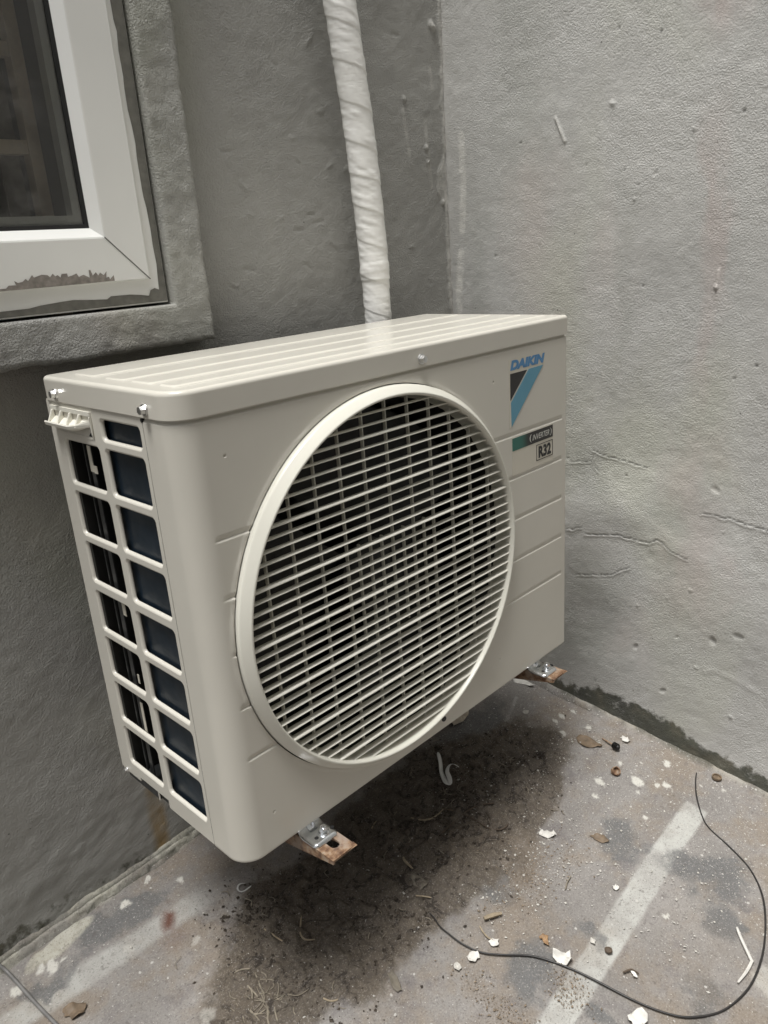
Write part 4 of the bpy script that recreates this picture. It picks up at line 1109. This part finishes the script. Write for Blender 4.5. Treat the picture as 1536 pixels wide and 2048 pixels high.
# ------------------------------------------------------------------ cables
def on_floor(pts, h=.002): return [(x, y, fz(x, y) + h + (0 if len(p) < 3 else p[2])) for p in pts for x, y in [p[:2]]]
cab = [(.8107, -.1738), (.7901, -.1811), (.7592, -.1964), (.726, -.2195), (.7072, -.24), (.6926, -.2789), (.6757, -.3139), (.65, -.3405), (.6201, -.3585), (.5772, -.3747), (.5324, -.3849), (.4833, -.3869), (.4335, -.3749), (.3994, -.3519), (.3811, -.3273), (.3668, -.2892), (.3551, -.2358), (.3448, -.1979), (.3266, -.1571), (.2986, -.1246), (.2821, -.1019), (.2743, -.0756), (.2728, -.0544), (.2731, -.0357), (.2773, -.0219), (.2790, -.012)]
o = tube_obj('cable', on_floor(cab, .0024), [.0009] + [.0011 + .0002 * math.sin(k * 1.9) for k in range(6)] + [.0014 + .00012 * math.sin(k * 2.3) for k in range(12)] + [.0012, .0012, .0011, .0011, .0010, .0010, .0009], M['cable'], n=8)
tag(o, 'thin black cable looping across the open floor at lower right', 'cable')
o = tube_obj('cable', [(-.215, .371, -.215), (-.196, .366, -.232), (-.1893, .352, -.2440), (-.1836, .3384, -.2535)] + on_floor([(-.177, .287), (-.170, .2356), (-.160, .18)], .0040), .0024, M['cable_grey'], n=8)
tag(o, 'grey cable coming off the wall foot in the lower left corner', 'cable')
lp = [(.40, .0668), (.4361, .0668), (.4661, .0652), (.4926, .0555), (.5118, .0372), (.5101, .0147), (.4988, .0027), (.4754, .0003), (.4609, .0156), (.4583, .0456), (.452, .075), (.44, .10)]
o = tube_obj('wire', on_floor(lp, .004), .0011, M['twig_dark'], n=6)
tag(o, 'dark thin wire curled into a loop on the soil under the unit', 'wire')

# ------------------------------------------------------------------ litter on the floor
def flake(name, pts, mat, label, cat, curl=.004, th=.0006, lift=.002, group=None, seed=0):
    """thin curled scrap with an irregular outline given on the floor plane"""
    pts = np.array(pts, float); c = pts.mean(0); n = len(pts); pts = c + (pts - c) * .86
    r2 = random.Random(seed + n); bm = bmesh.new(); rows = []
    dense = []
    for k in range(n):
        a, b = pts[k], pts[(k + 1) % n]
        for q in (0, .33, .66):
            p = a * (1 - q) + b * q; L = np.linalg.norm(b - a)
            if q: p = p + np.array([r2.uniform(-1, 1), r2.uniform(-1, 1)]) * L * .15
            dense.append(p)
    dense = np.array(dense); m = len(dense); mx = np.linalg.norm(dense - c, axis=1).max()
    ph = r2.uniform(0, 3.1)
    for s in (1., .8, .55, .28):
        L = []
        for p in dense:
            q = c + (p - c) * s; d = (q - c) / mx
            h = curl * (d[0] * math.cos(ph) + d[1] * math.sin(ph)) ** 2 + curl * .35 * math.sin(6 * d[0] + ph) * s + r2.uniform(-1, 1) * curl * .06
            L.append((q[0], q[1], fz(*q) + lift + max(h, -lift * .6)))
        rows.append(L)
    V, fs = bm_loops(bm, rows); bm.faces.new(V[-1])
    o = bm_obj(name, bm, mat, None, smooth=True); o.modifiers.new('t', 'SOLIDIFY').thickness = th
    return tag(o, label, cat, group)

flake('paper_scrap', [(.5109, -.0411), (.5165, -.0455), (.5225, -.0560), (.5323, -.0600), (.5290, -.0690), (.5171, -.0720), (.5070, -.0600), (.5030, -.0484)], M['paper'], 'curled white scrap at the edge of the shade, below the bare patch of floor', 'scrap', .009, seed=1)
flake('paper_scrap', [(.809, .221), (.8225, .205), (.826, .188), (.818, .163), (.812, .167), (.807, .190), (.800, .212)], M['paper'], 'torn white scrap beside the far bracket', 'scrap', .006, seed=2)
flake('crumpled_paper', [(.3698, -.1905), (.3640, -.1860), (.3490, -.1720), (.3455, -.1735), (.3380, -.1860), (.3430, -.1960), (.3545, -.2020), (.3600, -.2010)], M['paper'], 'crumpled white paper with dark marks, left of the pale floor strip', 'paper', .010, seed=3)
flake('paper_scrap', [(.3160, -.1088), (.3105, -.1000), (.3010, -.0985), (.2996, -.1085), (.3060, -.1150)], M['paper'], 'small square white chip with a bent stalk', 'scrap', .002, seed=4)
flake('paper_scrap', [(.2813, -.0985), (.2740, -.0910), (.2628, -.0900), (.2585, -.1000), (.2660, -.1060), (.2760, -.1070)], M['paper'], 'pale rounded chip lying against the black cable', 'scrap', .003, seed=5)
flake('paper_scrap', [(.2490, -.0870), (.2423, -.0850), (.2370, -.0910), (.2400, -.0985), (.2480, -.0960)], M['grit'], 'small cream chip nearest the lower edge, left of the rounded chip', 'scrap', .003, seed=6)
flake('paper_scrap', [(.8034, -.0330), (.8120, -.0420), (.8060, -.0520), (.7960, -.0500), (.7950, -.0400)], M['paper'], 'white flake near the wall foot beside the rusty screw', 'scrap', .004, seed=7)
flake('paint_flake', [(.5075, -.1830), (.5060, -.1905), (.5000, -.1900), (.4965, -.1850), (.5010, -.1800)], M['paper'], 'tiny white flake with a stalk, beside the pale floor strip', 'flake', .003, seed=8)
flake('paint_flake', [(.4050, -.2660), (.3980, -.2760), (.3940, -.2700), (.4000, -.2620)], M['paper'], 'white sliver inside the cable loop, right of the strip', 'flake', .002, seed=9)
flake('paint_flake', [(.3980, -.2040), (.4050, -.2000), (.4075, -.2075), (.4000, -.2110)], M['grit'], 'beige chip lying on the pale floor strip', 'flake', .003, seed=10)
flake('plaster_crumb', [(.3600, -.3010), (.3500, -.2900), (.3380, -.2890), (.3330, -.3000), (.3380, -.3120), (.3530, -.3140)], M['paper'], 'white crumbly plaster lump at the bottom edge of the picture', 'crumb', .008, lift=.004, seed=11)
flake('dry_leaf', [(.7452, .0320), (.7560, .0240), (.7640, .0120), (.7640, -.0020), (.7590, -.0240), (.7440, -.0120), (.7330, -.0029), (.7340, .0138)], M['leaf'], 'brown diamond-shaped dry leaf near the rusty screw', 'leaf', .006, seed=12)
flake('dry_leaf', [(.5600, -.1050), (.5700, -.1120), (.5790, -.1240), (.5730, -.1390), (.5640, -.1330), (.5600, -.1210)], M['leaf'], 'small tan leaf beside the dark damp patch', 'leaf', .005, seed=13)
flake('dry_leaf', [(.3640, -.1490), (.3680, -.1560), (.3610, -.1590), (.3540, -.1670), (.3500, -.1580), (.3560, -.1530), (.3570, -.1450)], M['leaf_orange'], 'orange-brown leaf bit left of the crumpled paper', 'leaf', .006, seed=14)
flake('dry_leaf', [(-.1560, .2450), (-.1400, .2420), (-.1270, .2270), (-.1350, .2180), (-.1480, .2190), (-.1600, .2330)], M['leaf'], 'ragged brown leaf in the lower left corner beside the grey cable', 'leaf', .006, seed=15)
flake('dry_leaf', [(.3023, .0500), (.3130, .0520), (.3190, .0400), (.3191, .0236), (.3080, .0180), (.2980, .0230), (.2970, .0380)], M['leaf_grey'], 'grey leaf lying flat on the shaded soil', 'leaf', .003, seed=16)
flake('dry_leaf', [(.1800, -.0300), (.1720, -.0250), (.1640, -.0400), (.1600, -.0560), (.1670, -.0620), (.1760, -.0470)], M['leaf_grey'], 'dark brown leaf at the front edge of the soil', 'leaf', .004, seed=17)
flake('paper_scrap', [(.742, .1450), (.733, .139), (.736, .1300), (.747, .1340)], M['grit'], 'pale triangular scrap on the open floor below the right end of the unit', 'scrap', .002, seed=18)

def ribbon(name, path, w, mat, label, cat, h=.004, group=None):
    P = [Vector((x, y, fz(x, y) + h + (q[0] if q else 0))) for x, y, *q in path]
    bm = bmesh.new(); L = []
    for i, p in enumerate(P):
        d = (P[min(i + 1, len(P) - 1)] - P[max(i - 1, 0)]).normalized(); s = d.cross(Vector((0, 0, 1))).normalized() * w * (.8 + .4 * rng.random())
        tw = rng.uniform(-.5, .9); s = s * math.cos(tw) + Vector((0, 0, 1)) * w * math.sin(tw)
        L.append([p - s, p + s])
    bm_loops(bm, L, closed=False); o = bm_obj(name, bm, mat, None, smooth=True)
    o.modifiers.new('s', 'SUBSURF').levels = 2; o.modifiers['s'].render_levels = 2
    o.modifiers.new('t', 'SOLIDIFY').thickness = .0005
    return tag(o, label, cat, group)
ribbon('plastic_strip', [(.5303, .1847, .008), (.5157, .1647), (.5027, .1554), (.4932, .1385), (.4838, .1263, .004), (.4892, .1206), (.4994, .1318, .006), (.5091, .1487), (.5252, .1499, .01), (.5331, .1369)], .0042, M['film'], 'knotted white plastic strip on the soil in the shade', 'plastic strip')
ribbon('plastic_strip', [(.1290, .2139), (.1209, .2135), (.1100, .2150), (.1080, .2230, .003), (.1179, .2310), (.1251, .2233)], .0014, M['film'], 'thin pale hooked strip by the left edge of the shade', 'plastic strip', .002)
def stick(path, r, mat, label, cat='twig', name='twig'):
    o = tube_obj(name, on_floor(path, r * 1.2 + .0015), [r * .8] + [r] * (len(path) - 2) + [r * .6], mat, n=6, sub=4); return tag(o, label, cat)
stick([(.5596, -.3423), (.5480, -.3520), (.5240, -.3758), (.5236, -.3764), (.5040, -.3768), (.4813, -.3744)], .0021, M['paper'], 'white stick bent in a V inside the cable loop', 'stick', 'stick')
stick([(.3241, -.0756), (.3369, -.0820), (.3482, -.0891)], .0034, M['twig'], 'thick brown wood sliver in front of the soil', 'sliver', 'wood_sliver')
stick([(.3120, -.0770), (.3080, -.0860), (.3060, -.0960), (.3080, -.1030)], .0011, M['twig'], 'pale bent stalk leading to the square white chip')
stick([(.1469, .1197), (.1370, .1100), (.1279, .0998), (.1268, .0880), (.1363, .0781)], .0013, M['twig'], 'hooked pale twig on the soil left of the middle of the shade')
stick([(.0972, .1430), (.1000, .1250), (.1031, .1087)], .0014, M['twig'], 'short straight twig at the left of the shaded soil')
stick([(.0885, .0204), (.0890, .0080), (.0948, -.0031), (.1080, -.0095)], .0012, M['twig'], 'curved twig at the near edge of the shade')
stick([(.3299, .1567), (.3430, .1610), (.3561, .1553)], .0012, M['twig'], 'thin twig just below the bottom edge of the unit')
stick([(.2861, .0219), (.2930, .0130), (.2996, .0029)], .0012, M['twig'], 'short twig beside the grey leaf')
stick([(.3230, .0800), (.3197, .0741), (.3174, .0557)], .0022, M['twig'], 'stubby curved twig above the grey leaf')
stick([(.4480, -.1330), (.4594, -.1287), (.4748, -.1264)], .0010, M['straw'], 'pale straw left of the pale floor strip')
stick([(.3900, .1250), (.3960, .1130), (.4060, .1020), (.4230, .0970), (.4420, .0980)], .0012, M['twig'], 'thin grey root curling across the middle of the soil')
stick([(.5659, .1180), (.5550, .1030), (.5430, .0930)], .0014, M['twig_dark'], 'dark bent twig on the soil near the right end of the shade')
stick([(.3900, -.2580), (.4010, -.2640), (.4030, -.2740)], .0014, M['twig_dark'], 'small dark hooked twig inside the cable loop')

def build_screw_litter():
    t = thing('rusty_screw', 'rusty screw with washers beside the brown leaf', 'screw', (.770, -.03, fz(.77, -.03)))
    z = fz(.77, -.03)
    bm = bmesh.new(); add_cyl(bm, (.7765, -.009, z + .004), (.7695, -.036, z + .006), .0014, .0019, 10); bm_obj('shank', bm, M['rust'], t)
    bm = bmesh.new(); d = Vector((-.25, -.96, .07)).normalized(); p = Vector((.7695, -.036, z + .006))
    for k in range(3): add_cyl(bm, p + d * .0035 * k, p + d * (.0035 * k + .002), .0062, .0062, 20)
    add_cyl(bm, p + d * .010, p + d * .0125, .0045, .003, 12); bm_obj('washer_stack', bm, M['inner'], t, smooth=True, angle=.6)
build_screw_litter()
def ring_cap(name, x, y, r, h, mat, label, tilt):
    bm = bmesh.new(); n = 32; L = []
    for rr, zz in ((r * .72, 0), (r, .0), (r * 1.03, h * .3), (r, h), (r * .80, h), (r * .74, h * .25)): L.append([(rr * math.cos(2 * math.pi * k / n), rr * math.sin(2 * math.pi * k / n), zz) for k in range(n)])
    bm_loops(bm, L, cap1=True); o = bm_obj(name, bm, mat, None, smooth=True, angle=.7)
    o.location = (x, y, fz(x, y) + .0025); o.rotation_euler = tilt
    return tag(o, label, 'cap')
ring_cap('bottle_cap', .7150, -.0680, .0078, .007, M['rust'], 'rusty ring cap standing tilted among the white drops', (math.radians(38), math.radians(-20), 0))
ring_cap('bottle_cap', .8220, -.2045, .0082, .004, M['leaf'], 'brown flat cap lying by the foot of the cracked wall', (.12, .05, 0))
bm = bmesh.new(); bmesh.ops.create_icosphere(bm, subdivisions=2, radius=.0055)
for v in bm.verts: v.co *= 1 + .3 * (rng.random() - .5); v.co.z *= .6
o = bm_obj('pebble', bm, M['twig_dark']); o.location = (.405, -.2278, fz(.405, -.2278) + .0035); tag(o, 'dark pebble on the pale floor strip', 'pebble')

def scatter(name, mat, n, fn, smin, smax, label, flat=.6):
    P = []; F = []
    base = np.array([(1, 0, 0), (-1, 0, 0), (0, 1, 0), (0, -1, 0), (0, 0, 1), (0, 0, -1)], float)
    tri = [(0, 2, 4), (2, 1, 4), (1, 3, 4), (3, 0, 4), (2, 0, 5), (1, 2, 5), (3, 1, 5), (0, 3, 5)]
    k = 0
    while k < n:
        q = fn()
        if q is None: continue
        x, y = q; s = smin * (smax / smin) ** (rng.random() ** 2.2)
        a = rng.random() * 6.28; c, si = math.cos(a), math.sin(a); el = rng.uniform(.6, 1.7)
        for b in base:
            j = np.array([rng.uniform(.6, 1.3) for _ in range(3)]) * b * s; j[0] *= el; j[2] *= flat
            P.append((x + j[0] * c - j[1] * si, y + j[0] * si + j[1] * c, fz(x, y) + s * flat * .45 + .001 + j[2]))
        for t in tri: F.append(tuple(6 * k + i for i in t))
        k += 1
    o = mesh_np(name, P, F, mat, None, smooth=False); tag(o, label, 'debris', kind='stuff')
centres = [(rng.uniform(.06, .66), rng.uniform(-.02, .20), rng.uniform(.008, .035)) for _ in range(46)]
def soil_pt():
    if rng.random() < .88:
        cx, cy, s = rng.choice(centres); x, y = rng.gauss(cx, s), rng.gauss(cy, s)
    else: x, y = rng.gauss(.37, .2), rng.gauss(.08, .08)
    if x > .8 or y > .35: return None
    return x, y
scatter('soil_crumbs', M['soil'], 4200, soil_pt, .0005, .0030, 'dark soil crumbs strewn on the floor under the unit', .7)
def grit_pt():
    q = rng.random()
    if q < .55: x, y = rng.uniform(.45, .84), rng.uniform(-.32, .16)
    elif q < .75: x, y = rng.gauss(.43, .06), rng.gauss(-.075, .03)
    else: x, y = rng.uniform(-.2, .84), rng.uniform(-.4, .33)
    if x > .84: return None
    return x, y
scatter('pale_grit', M['grit'], 2600, grit_pt, .0004, .0022, 'pale grit and lime specks scattered over the floor', .45)
def sand_pt():
    c = rng.choice([(.43, -.075, .045, .022), (.24, -.165, .012, .035), (.32, -.215, .014, .016), (.46, -.08, .05, .03)]); return rng.gauss(c[0], c[2]), rng.gauss(c[1], c[3])
scatter('sand_drift', M['sandy'], 1800, sand_pt, .0004, .0016, 'brown sandy crumbs gathered in drifts on the open floor', .6)
def straws():
    bm = bmesh.new()
    def put(path, r): bm_loops(bm, tube(on_floor(path, .003), r, 5, sub=3), cap0=True, cap1=True)
    for pa in ([(.0269, .1215), (.0380, .1180), (.0475, .1097)], [(.0487, .1005), (.0430, .085), (.0387, .0688)], [(.0307, .0962), (.031, .083), (.0310, .0714)], [(.0411, .0515), (.034, .040), (.0289, .0284)], [(.0327, .0531), (.026, .045), (.0203, .0375)], [(.0350, .0980), (.028, .080), (.0169, .0696)]): put(pa, .0013)
    for k in range(40):
        x, y = rng.gauss(.035, .022), rng.gauss(.065, .03); a = rng.uniform(-2.4, -.6); L = rng.uniform(.008, .028); b = a + rng.uniform(-.7, .7)
        put([(x, y), (x + L * .5 * math.cos(a), y + L * .5 * math.sin(a)), (x + L * math.cos(b), y + L * math.sin(b))], rng.uniform(.0004, .0009))
    for k in range(70):
        x, y = soil_pt() or (.3, .1); a = rng.uniform(0, 6.28); L = rng.uniform(.006, .022); b = a + rng.uniform(-.9, .9)
        put([(x, y), (x + L * .5 * math.cos(a), y + L * .5 * math.sin(a)), (x + L * math.cos(b), y + L * math.sin(b))], rng.uniform(.0004, .0008))
    o = bm_obj('dry_straw', bm, M['straw'], smooth=True); tag(o, 'tangle of dry straw and rootlets on the soil', 'straw', kind='stuff')
straws()
